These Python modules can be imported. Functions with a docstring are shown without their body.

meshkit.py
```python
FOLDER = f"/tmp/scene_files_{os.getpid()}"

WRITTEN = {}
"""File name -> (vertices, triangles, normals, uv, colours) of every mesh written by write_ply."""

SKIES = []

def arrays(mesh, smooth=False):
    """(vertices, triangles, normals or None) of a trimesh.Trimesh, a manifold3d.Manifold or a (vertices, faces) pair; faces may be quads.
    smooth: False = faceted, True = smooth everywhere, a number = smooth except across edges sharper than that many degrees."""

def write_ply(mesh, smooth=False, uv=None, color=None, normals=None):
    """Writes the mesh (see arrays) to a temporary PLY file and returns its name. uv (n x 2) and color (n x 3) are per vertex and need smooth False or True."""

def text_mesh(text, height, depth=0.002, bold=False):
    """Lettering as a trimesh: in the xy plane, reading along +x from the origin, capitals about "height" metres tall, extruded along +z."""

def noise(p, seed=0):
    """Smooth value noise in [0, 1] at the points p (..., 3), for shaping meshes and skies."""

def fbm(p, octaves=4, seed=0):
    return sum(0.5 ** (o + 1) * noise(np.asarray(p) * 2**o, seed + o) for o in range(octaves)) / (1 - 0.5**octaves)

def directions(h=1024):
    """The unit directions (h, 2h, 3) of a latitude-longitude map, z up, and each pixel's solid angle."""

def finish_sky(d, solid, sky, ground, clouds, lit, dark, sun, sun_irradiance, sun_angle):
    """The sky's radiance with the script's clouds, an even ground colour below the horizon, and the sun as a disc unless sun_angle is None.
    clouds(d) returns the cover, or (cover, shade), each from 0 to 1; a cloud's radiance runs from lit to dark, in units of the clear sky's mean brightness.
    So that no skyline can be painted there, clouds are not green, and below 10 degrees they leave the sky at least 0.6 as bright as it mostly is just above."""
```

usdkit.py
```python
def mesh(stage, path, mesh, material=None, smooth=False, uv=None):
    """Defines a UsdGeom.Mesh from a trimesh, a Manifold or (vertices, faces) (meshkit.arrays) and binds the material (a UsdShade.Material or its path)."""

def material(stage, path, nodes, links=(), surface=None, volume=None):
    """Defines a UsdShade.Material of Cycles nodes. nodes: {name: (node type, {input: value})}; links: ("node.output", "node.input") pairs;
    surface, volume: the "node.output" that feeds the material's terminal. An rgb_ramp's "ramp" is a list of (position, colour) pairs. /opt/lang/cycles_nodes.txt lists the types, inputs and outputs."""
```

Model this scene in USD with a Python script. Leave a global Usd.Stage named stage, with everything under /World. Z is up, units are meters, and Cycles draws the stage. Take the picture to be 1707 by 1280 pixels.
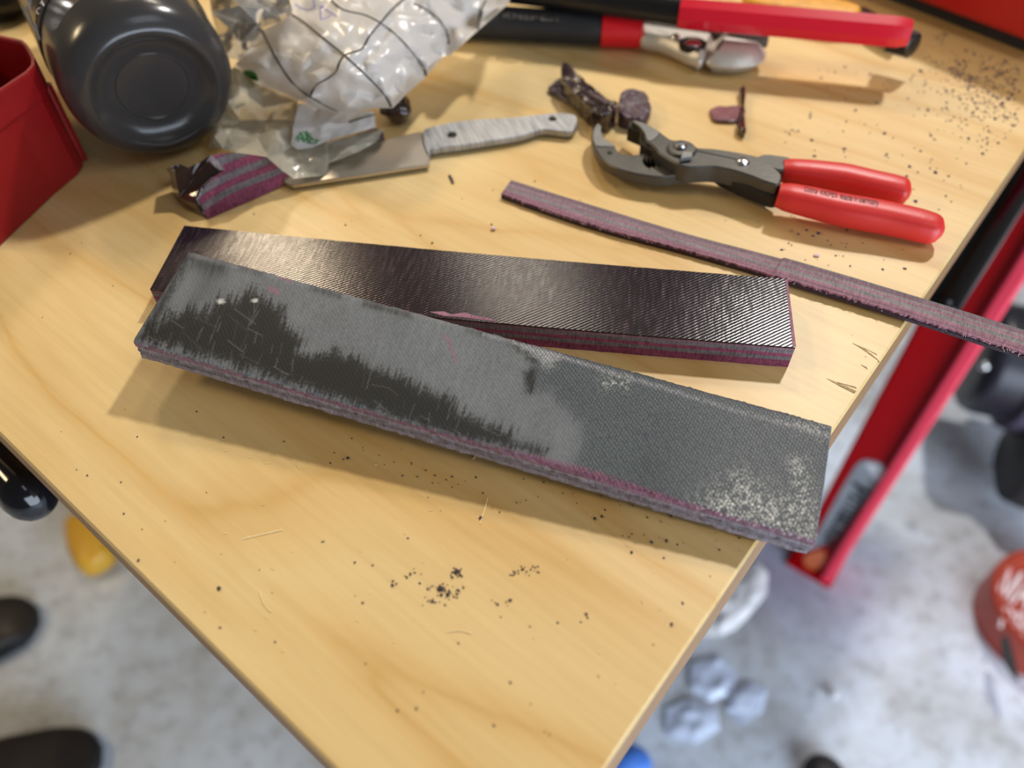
import math, random, numpy as np, trimesh, usdkit, meshkit
from pxr import Usd, UsdGeom, UsdLux, UsdShade, Sdf, Gf, Vt
from scipy.spatial import Delaunay
from scipy.interpolate import LinearNDInterpolator, CloughTocher2DInterpolator
from shapely.geometry import Polygon, Point
import shapely
import mapbox_earcut as earcut_mod

stage = Usd.Stage.CreateInMemory()
UsdGeom.SetStageUpAxis(stage, 'Z'); UsdGeom.SetStageMetersPerUnit(stage, 1.0)
UsdGeom.Xform.Define(stage, '/World'); UsdGeom.Scope.Define(stage, '/World/Looks')
W, H, F = 1707.0, 1280.0, 1288.0
PITCH, ROLL, CH, BZ = math.radians(49), math.radians(-1.1), 0.205, 0.9     # camera pitch, roll, height over the bench; bench height
# ------------------------------------------------------------------ camera, lights, exposure
_f = np.array([0, math.cos(PITCH), -math.sin(PITCH)]); _r0 = np.array([1., 0, 0]); _u0 = np.cross(_r0, _f)
CR = math.cos(ROLL) * _r0 + math.sin(ROLL) * _u0; CU = -math.sin(ROLL) * _r0 + math.cos(ROLL) * _u0
CP = np.array([0, 0, BZ + CH])
cam = UsdGeom.Camera.Define(stage, '/World/camera')
m = Gf.Matrix4d(*[float(x) for x in (*CR, 0, *CU, 0, *(-_f), 0, *CP, 1)])
cam.AddTransformOp().Set(m)
cam.CreateHorizontalApertureAttr(36.0); cam.CreateFocalLengthAttr(36.0 * F / W)
cam.CreateClippingRangeAttr(Gf.Vec2f(0.01, 100)); cam.CreateFStopAttr(6.0); cam.CreateFocusDistanceAttr(0.268)
cam.CreateExposureAttr(0.0)

def aim(prim, pos, target):
    z = np.array(pos, float) - np.array(target, float); z /= np.linalg.norm(z)
    x = np.cross([0, 0, 1.], z); x /= np.linalg.norm(x) if np.linalg.norm(x) > 1e-6 else 1
    if np.linalg.norm(x) < 1e-6: x = np.array([1., 0, 0])
    y = np.cross(z, x)
    UsdGeom.Xformable(prim).AddTransformOp().Set(Gf.Matrix4d(*[float(v) for v in (*x, 0, *y, 0, *z, 0, *pos, 1)]))
def polar(az, el, d, q=(0, .25, BZ)):
    a, e = math.radians(az), math.radians(el)
    return np.array(q) + d * np.array([math.cos(e) * math.sin(a), math.cos(e) * math.cos(a), math.sin(e)])
def rect(name, pos, target, w, h, power, color):
    l = UsdLux.RectLight.Define(stage, '/World/' + name); l.CreateWidthAttr(w); l.CreateHeightAttr(h)
    l.CreateIntensityAttr(power); l.CreateColorAttr(Gf.Vec3f(*color)); aim(l, pos, target)
rect('key_lamp', polar(36, 48, 2.4), (0, .25, BZ), .14, .14, 630, (1.0, .96, .91))
qa, qb = (-.092, .238, BZ), (-.012, .226, BZ)                     # the two places on the rear slab where the back lamps mirror
rect('bench_lamp', polar(-21, 36.6, 1.3, qa), qa, .16, .12, 67, (1.0, .80, .56))
rect('far_lamp', polar(2, 42.5, 1.5, qb), qb, .22, .12, 27, (1.0, .88, .72))
rect('ceiling_light', (1.3, -.5, 2.8), (.5, .3, 0), 1.3, 1.0, 2.4, (.82, .90, 1.0))
rect('door_daylight', (1.35, -1.35, .75), (.5, .35, .2), 2.0, 1.3, 8.2, (.74, .85, 1.0))
rect('left_lamp', (-2.1, .5, 2.3), (-.75, .5, 0), .5, .3, 34, (1.0, .78, .46))
dome = UsdLux.DomeLight.Define(stage, '/World/room_light'); dome.CreateIntensityAttr(0.038); dome.CreateColorAttr(Gf.Vec3f(1.0, .90, .78))

# ------------------------------------------------------------------ helpers
def at(px, py, z=0.0):
    """the point over the bench plane (z metres above the bench top) seen at a pixel of the photograph"""
    d = CR * (px - W / 2) / F - CU * (py - H / 2) / F + _f
    t = (z - CH) / d[2]
    return CP + d * t
def pix(X):
    d = np.asarray(X, float) - CP
    den = d @ _f
    return np.stack([W / 2 + F * (d @ CR) / den, H / 2 - F * (d @ CU) / den], -1)
def lin(r, g, b):
    return tuple(((c / 255) / 12.92 if c / 255 <= .04045 else ((c / 255 + .055) / 1.055) ** 2.4) for c in (r, g, b))
_names = set()
def numbered(path):
    base, n = path, 0
    while path in _names:
        n += 1; path = f'{base}_{n:03d}'
    _names.add(path); return path
def tag(prim, label=None, cat=None, group=None, kind=None):
    for k, v in (('label', label), ('category', cat), ('group', group), ('kind', kind)):
        if v: prim.SetCustomDataByKey(k, v)
    return prim
def thing(name, label, cat, loc=(0, 0, 0), rotz=0.0, group=None, kind=None):
    x = UsdGeom.Xform.Define(stage, numbered('/World/' + name))
    x.AddTranslateOp().Set(Gf.Vec3d(*map(float, loc)))
    if rotz: x.AddRotateZOp().Set(float(math.degrees(rotz)))
    p = tag(x.GetPrim(), label, cat, group, kind)
    FR[str(p.GetPath())] = (np.array(loc, float), rotz)
    return p
FR = {}
def local(path, v):
    """world points into the frame of the top-level thing at path"""
    top = '/'.join(path.split('/')[:3])
    if top not in FR: return v
    o, a = FR[top]; v = v - o
    c, s = math.cos(-a), math.sin(-a)
    return np.stack([c * v[:, 0] - s * v[:, 1], s * v[:, 0] + c * v[:, 1], v[:, 2]], 1)
def obj(name, mesh, mat, parent=None, label=None, smooth=30, attr=None, world=True, kind=None):
    pp = str(parent.GetPath()) if parent is not None else '/World'
    path = numbered(pp + '/' + name)
    v, f, _ = meshkit.arrays(mesh)
    v = np.array(v, float)
    if world and parent is not None: v = local(path, v)
    if attr is None:
        msh = usdkit.mesh(stage, path, trimesh.Trimesh(v, f, process=False), M[mat], smooth=smooth)
    else:
        msh = usdkit.mesh(stage, path, trimesh.Trimesh(v, f, process=False), M[mat], smooth=True)
        for k, a in attr.items():
            UsdGeom.PrimvarsAPI(msh).CreatePrimvar(k, Sdf.ValueTypeNames.Color3fArray, 'vertex').Set(Vt.Vec3fArray.FromNumpy(np.asarray(a, np.float32)))
    return tag(msh.GetPrim(), label, kind=kind)
def single(name, mesh, mat, label, cat, origin=None, group=None, kind=None, smooth=30, attr=None):
    """a thing of one mesh"""
    v, f, _ = meshkit.arrays(mesh); v = np.array(v, float)
    o = np.array(origin if origin is not None else [v[:, 0].mean(), v[:, 1].mean(), v[:, 2].min()])
    p = obj(name, trimesh.Trimesh(v - o, f, process=False), mat, None, None, smooth, attr)
    UsdGeom.Xformable(p).AddTranslateOp().Set(Gf.Vec3d(*map(float, o)))
    return tag(p, label, cat, group, kind)
def cat_(ms): return trimesh.util.concatenate([trimesh.Trimesh(*meshkit.arrays(x)[:2], process=False) for x in ms])
def box(x0, x1, y0, y1, z0, z1, b=0.002):
    import manifold3d as m3
    b = min(b, (x1 - x0) / 2.2, (y1 - y0) / 2.2, (z1 - z0) / 2.2)
    pts = []
    for sx, X in ((1, x0), (-1, x1)):
        for sy, Y in ((1, y0), (-1, y1)):
            for sz, Z in ((1, z0), (-1, z1)):
                pts += [(X + sx * b, Y + sy * b, Z), (X + sx * b, Y, Z + sz * b), (X, Y + sy * b, Z + sz * b)]
    return trimesh.convex.convex_hull(np.array(pts))
def tri2d(rings):
    verts = np.vstack(rings); ends = np.cumsum([len(r) for r in rings]).astype(np.uint32)
    return earcut_mod.triangulate_float64(verts, ends).reshape(-1, 3)
def inset(ring, d):
    n = len(ring); out = np.zeros_like(ring)
    area = 0.5 * np.sum(ring[:, 0] * np.roll(ring[:, 1], -1) - np.roll(ring[:, 0], -1) * ring[:, 1])
    sg = 1 if area > 0 else -1
    for i in range(n):
        a, b, c = ring[i - 1], ring[i], ring[(i + 1) % n]
        e1 = (b - a) / (np.linalg.norm(b - a) + 1e-12); e2 = (c - b) / (np.linalg.norm(c - b) + 1e-12)
        n1 = np.array([-e1[1], e1[0]]) * sg; n2 = np.array([-e2[1], e2[0]]) * sg
        k = n1 + n2; k /= max(np.linalg.norm(k), 1e-9)
        out[i] = b + k * d / max(k @ n1, .5)
    return out
def prism(ring, z0, z1, b=0.0006, holes=()):
    """extruded outline (world xy) between z0 and z1 with chamfered rims"""
    rings = [np.asarray(ring, float)[:, :2]] + [np.asarray(h, float)[:, :2] for h in holes]
    V, Fc = [], []; base = 0; caps_b, caps_t = [], []
    lev = [(z0, b), (z0 + b, 0), (z1 - b, 0), (z1, b)]
    for k, rg in enumerate(rings):
        area = 0.5 * np.sum(rg[:, 0] * np.roll(rg[:, 1], -1) - np.roll(rg[:, 0], -1) * rg[:, 1])
        if (area > 0) != (k == 0): rg = rg[::-1]; rings[k] = rg
        n = len(rg)
        for z, d in lev:
            q = inset(rg, d if k == 0 else -d) if d else rg
            V.append(np.column_stack([q, np.full(n, z)]))
        for l in range(3):
            for i in range(n):
                a, c = base + l * n + i, base + l * n + (i + 1) % n
                Fc += [[a, c, c + n], [a, c + n, a + n]]
        caps_b.append(base + np.arange(n)); caps_t.append(base + 3 * n + np.arange(n)); base += 4 * n
    V = np.vstack(V); t = tri2d([r for r in rings])
    ib, it = np.concatenate(caps_b), np.concatenate(caps_t)
    Fc = np.vstack([np.array(Fc), it[t], ib[t[:, ::-1]]])
    msh = trimesh.Trimesh(V, Fc, process=False)
    if t.size:                                                    # cap winding
        a = V[it[t[0]]]
        if np.cross(a[1] - a[0], a[2] - a[0])[2] < 0: Fc[-2 * len(t):] = Fc[-2 * len(t):, ::-1]
    return trimesh.Trimesh(V, Fc, process=False)
def spline(pts, n):
    p = np.asarray(pts, float); k = len(p)
    from scipy.interpolate import CubicSpline, PchipInterpolator
    s = np.r_[0, np.cumsum(np.linalg.norm(np.diff(p, axis=0), axis=1))]
    return PchipInterpolator(s, p)(np.linspace(0, s[-1], n))
def smooth_ring(px, n=4):
    """closed outline through pixel corners, corners slightly rounded (Chaikin)"""
    p = np.asarray(px, float)
    for _ in range(n):
        q = np.roll(p, -1, axis=0); p = np.stack([.8 * p + .2 * q, .2 * p + .8 * q], 1).reshape(-1, 2)
    return p
def plate(px, z0, z1, b=0.0005, rounds=1, holes=()):
    up = lambda r, k: np.array([at(x, y, z1) for x, y in smooth_ring(r, k)])
    return prism(up(px, rounds), BZ + z0, BZ + z1, b, [up(h, 0) for h in holes])
def sweep(path, ra, rb=None, sides=20, upv=(0, 0, 1), power=2.0, cap=True):
    """a tube along path; ra across, rb along upv (superellipse)"""
    p = np.asarray(path, float); n = len(p)
    ra = np.broadcast_to(ra, (n,)); rb = ra if rb is None else np.broadcast_to(rb, (n,))
    t = np.gradient(p, axis=0); t /= np.linalg.norm(t, axis=1, keepdims=True)
    up = np.broadcast_to(np.asarray(upv, float), t.shape)
    s = np.cross(t, up); s /= np.linalg.norm(s, axis=1, keepdims=True); u = np.cross(s, t)
    th = np.arange(sides) * 2 * np.pi / sides
    c, d = np.cos(th), np.sin(th)
    c, d = np.sign(c) * np.abs(c) ** (2 / power), np.sign(d) * np.abs(d) ** (2 / power)
    V = p[:, None] + ra[:, None, None] * c[None, :, None] * s[:, None] + rb[:, None, None] * d[None, :, None] * u[:, None]
    Fc = []
    for i in range(n - 1):
        for j in range(sides):
            a, b2 = i * sides + j, i * sides + (j + 1) % sides
            Fc += [[a, b2, b2 + sides], [a, b2 + sides, a + sides]]
    V = V.reshape(-1, 3)
    if cap:
        V = np.vstack([V, p[0], p[-1]])
        for j in range(sides):
            Fc += [[n * sides, (j + 1) % sides, j], [n * sides + 1, (n - 1) * sides + j, (n - 1) * sides + (j + 1) % sides]]
    msh = trimesh.Trimesh(V, np.array(Fc), process=False)
    if msh.volume < 0: msh.invert()
    return msh
def capsule_path(p0, p1, r, n=10, k=6):
    """points and radius factors for a rod with rounded ends"""
    p0, p1 = np.array(p0, float), np.array(p1, float); L = np.linalg.norm(p1 - p0); d = (p1 - p0) / L
    a = np.linspace(0, np.pi / 2, k)
    s = np.r_[r * (1 - np.cos(a)), np.linspace(r, L - r, n)[1:-1], L - r * (1 - np.cos(a[::-1]))]
    f = np.r_[np.sin(a), np.ones(n - 2), np.sin(a[::-1])]
    return p0 + s[:, None] * d, np.maximum(f, .02)
def lathe(prof, axis_o, axis_d, sides=48):
    """profile (radius, distance along the axis)"""
    d = np.asarray(axis_d, float); d /= np.linalg.norm(d)
    s = np.cross(d, [0, 0, 1.]) if abs(d[2]) < .95 else np.array([1., 0, 0]); s -= d * (s @ d); s /= np.linalg.norm(s); u = np.cross(s, d)
    th = np.arange(sides) * 2 * np.pi / sides
    ring = np.cos(th)[:, None] * s + np.sin(th)[:, None] * u
    V = np.vstack([np.asarray(axis_o) + d * z + ring * max(r, 1e-6) for r, z in prof]); n = len(prof); Fc = []
    for i in range(n - 1):
        for j in range(sides):
            a, b = i * sides + j, i * sides + (j + 1) % sides
            Fc += [[a, b, b + sides], [a, b + sides, a + sides]]
    msh = trimesh.Trimesh(V, np.array(Fc), process=False)
    if msh.volume < 0: msh.invert()
    return msh
def blob(c, r, seed=0, rough=.3, sub=2, scale=(1, 1, 1)):
    s = trimesh.creation.icosphere(sub, 1.0); v = s.vertices
    k = 1 + rough * (meshkit.fbm(v * 1.7 + 20, 3, seed) - .5) * 2
    return trimesh.Trimesh(np.asarray(c) + v * k[:, None] * r * np.asarray(scale), s.faces, process=False)

# ------------------------------------------------------------------ materials
M = {}
def mat(name, nodes, links, surface='p.BSDF'):
    M[name] = usdkit.material(stage, '/World/Looks/' + name, nodes, links, surface=surface)
def plain(name, col, rough=.5, metal=0.0, spec=.5, var=.12, scale=60, bump=0.0, bscale=300, coat=0.0, **kw):
    """one colour with a little mottling and, where asked, fine relief"""
    c = np.array(col)
    nodes = {'tc': ('texture_coordinate', {}), 'n': ('noise_texture', {'scale': scale, 'detail': 4.0, 'roughness': .6}),
             'r': ('rgb_ramp', {'ramp': [(0.25, tuple(c * (1 - var))), (.75, tuple(np.minimum(c * (1 + var), 1)))]}),
             'p': ('principled_bsdf', {'roughness': rough, 'metallic': metal, 'specular_ior_level': spec, 'coat_weight': coat, 'coat_roughness': .1, **kw})}
    links = [('tc.object', 'n.vector'), ('n.fac', 'r.fac'), ('r.color', 'p.base_color')]
    if bump:
        nodes['n2'] = ('noise_texture', {'scale': bscale, 'detail': 3.0}); nodes['b'] = ('bump', {'strength': bump, 'distance': .001})
        links += [('tc.object', 'n2.vector'), ('n2.fac', 'b.height'), ('b.normal', 'p.normal')]
    mat(name, nodes, links)

# birch plywood: figure runs along the thing's own y axis
mat('birch', {
    'tc': ('texture_coordinate', {}),
    'm1': ('mapping', {'scale': (1, .16, 1)}), 'w': ('noise_texture', {'scale': 16.0, 'detail': 3.0, 'distortion': .5}),
    'mu': ('math', {'math_type': 'multiply', 'value2': 9.0}), 'fr': ('math', {'math_type': 'pingpong', 'value2': 1.0}),
    'c1': ('rgb_ramp', {'ramp': [(0, lin(231, 203, 146)), (.5, lin(228, 198, 139)), (.85, lin(224, 190, 128)), (1, lin(218, 180, 114))]}),
    'm2': ('mapping', {'scale': (420, 16, 60)}), 'g': ('noise_texture', {'scale': 1.0, 'detail': 4.0, 'roughness': .6}),
    'gr': ('rgb_ramp', {'ramp': [(.3, (.86, .83, .78)), (.6, (1, 1, 1))]}),
    'mx': ('mix_color', {'blend_type': 'multiply', 'fac': .55}),
    'n3': ('noise_texture', {'scale': 7.0, 'detail': 3.0}), 'r3': ('rgb_ramp', {'ramp': [(.3, (.92, .88, .82)), (.7, (1, 1, 1))]}),
    'mx2': ('mix_color', {'blend_type': 'multiply', 'fac': .8}),
    'b': ('bump', {'strength': .05, 'distance': .0005}),
    'p': ('principled_bsdf', {'roughness': .42, 'specular_ior_level': .4})},
    [('tc.object', 'm1.vector'), ('m1.vector', 'w.vector'), ('w.fac', 'mu.value1'), ('mu.value', 'fr.value1'), ('fr.value', 'c1.fac'),
     ('tc.object', 'm2.vector'), ('m2.vector', 'g.vector'), ('g.fac', 'gr.fac'), ('c1.color', 'mx.a'), ('gr.color', 'mx.b'),
     ('tc.object', 'n3.vector'), ('n3.fac', 'r3.fac'), ('mx.result', 'mx2.a'), ('r3.color', 'mx2.b'), ('mx2.result', 'p.base_color'),
     ('g.fac', 'b.height'), ('b.normal', 'p.normal')])
mat('edge_wood', {
    'tc': ('texture_coordinate', {}), 'm2': ('mapping', {'scale': (30, 30, 700)}), 'g': ('noise_texture', {'scale': 1.0, 'detail': 4.0}),
    'gr': ('rgb_ramp', {'ramp': [(.3, lin(118, 82, 42)), (.7, lin(160, 118, 66))]}), 'p': ('principled_bsdf', {'roughness': .5})},
    [('tc.object', 'm2.vector'), ('m2.vector', 'g.vector'), ('g.fac', 'gr.fac'), ('gr.color', 'p.base_color')])
mat('concrete', {
    'g': ('geometry', {}), 'n': ('noise_texture', {'scale': 7.0, 'detail': 6.0, 'roughness': .62}), 'n2': ('noise_texture', {'scale': 38.0, 'detail': 4.0, 'roughness': .65}),
    'r': ('rgb_ramp', {'ramp': [(.25, lin(164, 164, 160)), (.42, lin(204, 208, 212)), (.55, lin(220, 228, 238)), (.75, lin(234, 243, 254))]}),
    'r2': ('rgb_ramp', {'ramp': [(.3, (.62, .60, .58)), (.5, (1, 1, 1))]}), 'mx': ('mix_color', {'blend_type': 'multiply', 'fac': .8}),
    'd': ('vector_math', {'math_type': 'distance', 'vector2': (.42, .57, 0)}), 'dr': ('map_range', {'from_min': .03, 'from_max': .15, 'to_min': .5, 'to_max': 0, 'clamp': True}),
    'mx3': ('mix_color', {'blend_type': 'mix', 'b': lin(112, 84, 140)}),
    'p': ('principled_bsdf', {'roughness': .6, 'specular_ior_level': .3})},
    [('g.position', 'n.vector'), ('g.position', 'n2.vector'), ('n.fac', 'r.fac'), ('n2.fac', 'r2.fac'), ('r.color', 'mx.a'), ('r2.color', 'mx.b'),
     ('g.position', 'd.vector1'), ('d.value', 'dr.value'), ('dr.result', 'mx3.fac'), ('mx.result', 'mx3.a'), ('mx3.result', 'p.base_color')])

def wave_layer(angle, period):
    return {'rotation': (0, 0, angle), 'scale': (2 * math.pi / period / 20 * 1.0,) * 3}
# dark purple composite with diagonal twill ribs (local x runs along the slab)
mat('purple_twill', {
    'tc': ('texture_coordinate', {}), 'm1': ('mapping', {'rotation': (0, 0, math.radians(52)), 'scale': (1, 1, 1)}),
    'w': ('wave_texture', {'scale': 2 * math.pi / .0012 / 20, 'distortion': .8, 'detail': 2.0, 'detail_scale': 1.5}),
    'm2': ('mapping', {'rotation': (0, 0, math.radians(52)), 'scale': (900, 120, 300)}), 'n': ('noise_texture', {'scale': 1.0, 'detail': 3.0}),
    'mu': ('math', {'math_type': 'multiply'}), 
    'r': ('rgb_ramp', {'ramp': [(.22, lin(20, 10, 17)), (.46, lin(40, 24, 35)), (.68, lin(104, 80, 96))]}),
    'b': ('bump', {'strength': .30, 'distance': .00016}),
    'p': ('principled_bsdf', {'roughness': .19, 'specular_ior_level': .34})},
    [('tc.object', 'm1.vector'), ('m1.vector', 'w.vector'), ('tc.object', 'm2.vector'), ('m2.vector', 'n.vector'), ('w.fac', 'mu.value1'), ('n.fac', 'mu.value2'),
     ('mu.value', 'r.fac'), ('r.color', 'p.base_color'), ('mu.value', 'b.height'), ('b.normal', 'p.normal')])
# grey composite face: the sanding marks come from the mesh's own tint, the weave from two crossing waves
mat('grey_weave', {
    'tc': ('texture_coordinate', {}), 'a': ('attribute', {'attribute': 'tint'}), 'a2': ('attribute', {'attribute': 'sheen_mask'}), 's': ('separate_color', {}),
    'm1': ('mapping', {'rotation': (0, 0, math.radians(-48))}), 'w1': ('wave_texture', {'scale': 2 * math.pi / .0012 / 20, 'distortion': 3.2, 'detail': 2.0, 'detail_scale': 2.5}),
    'm2': ('mapping', {'rotation': (0, 0, math.radians(8))}), 'w2': ('wave_texture', {'scale': 2 * math.pi / .0009 / 20, 'distortion': 3.2, 'detail': 2.0, 'detail_scale': 2.5}),
    'mu': ('math', {'math_type': 'multiply'}), 'n': ('noise_texture', {'scale': 1000.0, 'detail': 3.0, 'roughness': .7}), 'ad': ('math', {'math_type': 'multiply_add', 'value2': 1.1}),
    'hf': ('math', {'math_type': 'multiply', 'value2': .6}), 'rr': ('rgb_ramp', {'ramp': [(.26, (.52, .52, .52)), (.47, (1, 1, 1)), (.72, (1.7, 1.7, 1.7))]}), 'mx': ('mix_color', {'blend_type': 'multiply', 'fac': 1.0}),
    'b': ('bump', {'strength': .35, 'distance': .00012}),
    'p': ('principled_bsdf', {'roughness': .6, 'specular_ior_level': .22})},
    [('tc.object', 'm1.vector'), ('m1.vector', 'w1.vector'), ('tc.object', 'm2.vector'), ('m2.vector', 'w2.vector'), ('w1.fac', 'mu.value1'), ('w2.fac', 'mu.value2'),
     ('tc.object', 'n.vector'), ('n.fac', 'ad.value1'), ('mu.value', 'ad.value3'), ('ad.value', 'hf.value1'), ('hf.value', 'rr.fac'), ('a.color', 'mx.a'), ('rr.color', 'mx.b'), ('a2.color', 's.color'), ('s.g', 'mx.fac'),
     ('mx.result', 'p.base_color'), ('ad.value', 'b.height'), ('b.normal', 'p.normal'), ('s.r', 'p.roughness')])
def threads(name, c0, c1, rough=.65):
    """sawn laminate edge: fine threads across the layer (local x runs along the piece)"""
    mat(name, {'tc': ('texture_coordinate', {}), 'm': ('mapping', {'scale': (1500, 350, 350)}), 'n': ('noise_texture', {'scale': 1.0, 'detail': 3.0, 'roughness': .7}),
               'm2': ('mapping', {'scale': (60, 600, 900)}), 'n2': ('noise_texture', {'scale': 1.0, 'detail': 2.0}), 'mx': ('math', {'math_type': 'multiply_add', 'value2': .4}),
               'r': ('rgb_ramp', {'ramp': [(.5, c0), (.95, c1)]}), 'b': ('bump', {'strength': .4, 'distance': .0002}), 'p': ('principled_bsdf', {'roughness': rough, 'specular_ior_level': .3})},
        [('tc.object', 'm.vector'), ('m.vector', 'n.vector'), ('tc.object', 'm2.vector'), ('m2.vector', 'n2.vector'), ('n2.fac', 'mx.value1'), ('n.fac', 'mx.value3'), ('mx.value', 'r.fac'), ('r.color', 'p.base_color'), ('n.fac', 'b.height'), ('b.normal', 'p.normal')])
threads('layer_magenta', lin(92, 40, 62), lin(156, 78, 108))
threads('layer_grey', lin(78, 72, 78), lin(132, 124, 130))
threads('layer_mauve', lin(98, 70, 84), lin(146, 110, 126))
threads('layer_dusty', lin(98, 90, 94), lin(152, 142, 146))
threads('layer_pale', lin(118, 76, 94), lin(172, 124, 144))
plain('layer_dark', lin(50, 30, 42), .6, bump=.5, bscale=900)
plain('fuzz', lin(206, 176, 186), .8)
plain('steel', lin(176, 176, 178), .33, 1.0, var=.1, scale=80)
mat('brushed_steel', {'tc': ('texture_coordinate', {}), 'm': ('mapping', {'scale': (900, 60, 60)}), 'n': ('noise_texture', {'scale': 1.0, 'detail': 4.0, 'roughness': .65}),
    'r': ('rgb_ramp', {'ramp': [(.3, lin(136, 138, 142)), (.7, lin(190, 192, 196))]}), 'b': ('bump', {'strength': .12, 'distance': .0002}), 'p': ('principled_bsdf', {'roughness': .42, 'metallic': .85})},
    [('tc.object', 'm.vector'), ('m.vector', 'n.vector'), ('n.fac', 'r.fac'), ('r.color', 'p.base_color'), ('n.fac', 'b.height'), ('b.normal', 'p.normal')])
plain('blade_steel', lin(188, 180, 168), .3, .9, var=.08, scale=50)
plain('plier_steel', lin(86, 83, 78), .42, .6, var=.15, scale=120, bump=.06, bscale=700)
plain('plier_dark', lin(44, 42, 40), .5, .5, var=.2, scale=150)
plain('jaw_steel', lin(138, 138, 136), .36, .8, var=.1, scale=150)
plain('satin_silver', lin(206, 200, 190), .42, .45, var=.05, scale=60)
plain('chrome', (.75, .75, .76), .16, 1.0, var=.03)
plain('grip_red', lin(208, 44, 40), .42, var=.06, scale=40, bump=.05, bscale=900)
plain('gloss_red', lin(206, 20, 44), .22, var=.05, scale=30, coat=.5)
plain('ring_red', lin(214, 24, 34), .35, var=.05)
plain('bin_red', lin(134, 16, 20), .42, var=.08, scale=30)
plain('post_red', lin(168, 5, 14), .45, spec=.12, var=.08, scale=12)
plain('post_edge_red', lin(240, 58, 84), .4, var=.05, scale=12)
plain('cabinet_red', lin(178, 14, 18), .4, var=.06, scale=10)
plain('rubber_black', lin(36, 36, 38), .55, var=.2, scale=60)
plain('plastic_black', lin(20, 20, 22), .3, var=.2, scale=60)
plain('gloss_black', lin(12, 13, 18), .12, var=.2, scale=60)
plain('print_black', lin(18, 18, 18), .5)
plain('text_dark', lin(36, 10, 12), .6)
plain('print_green', lin(30, 128, 44), .5)
plain('pen_blue', lin(92, 96, 190), .5)
plain('white_text', lin(236, 220, 220), .5)
plain('yellow', lin(232, 176, 52), .4, var=.08)
plain('tool_yellow', lin(222, 158, 32), .5, var=.25, scale=120)
plain('smoke_inner', lin(50, 46, 46), .5, var=.3, scale=40)
plain('label_black', lin(28, 20, 14), .25, var=.5, scale=25)
plain('resin', lin(48, 28, 20), .1, var=.5, scale=130, bump=.35, bscale=160, coat=.8)
plain('resin_purple', lin(44, 24, 30), .12, var=.5, scale=140, bump=.4, bscale=220, coat=.8)
plain('flake_purple', lin(80, 60, 70), .35, var=.3, scale=300, bump=.3, bscale=500)
plain('resin_pale', lin(140, 102, 108), .15, var=.3, scale=200, bump=.3, bscale=300, coat=.5)
plain('dust_purple', lin(78, 52, 92), .8, var=.5, scale=400)
plain('crumb_dark', lin(62, 52, 60), .8, var=.5, scale=600)
plain('chip_pale', lin(226, 196, 206), .7, var=.1)
plain('fibre', lin(244, 222, 170), .7)
plain('motor_dark', lin(34, 34, 44), .35, var=.5, scale=30, bump=.15, bscale=120)
plain('motor_dusty', lin(74, 68, 86), .8, var=.5, scale=120, bump=.4, bscale=400)
plain('shoe_leather', lin(44, 37, 33), .4, var=.2, scale=40)
plain('shoe_sole', lin(20, 19, 20), .7)
plain('can_red', lin(172, 62, 40), .35, var=.12, scale=20)
plain('ring_paint', lin(186, 84, 66), .4)
plain('sticker_grey', lin(150, 154, 160), .4, var=.25, scale=40)
plain('paper_white', lin(248, 248, 250), .7, var=.03)
plain('sticker_white', lin(222, 222, 226), .35, var=.2, scale=60)
plain('sticker_orange', lin(222, 118, 72), .5, var=.15)
plain('crack_dark', lin(172, 148, 108), .8, var=.5, scale=900)
plain('frame_grey', lin(58, 56, 54), .6)
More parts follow.
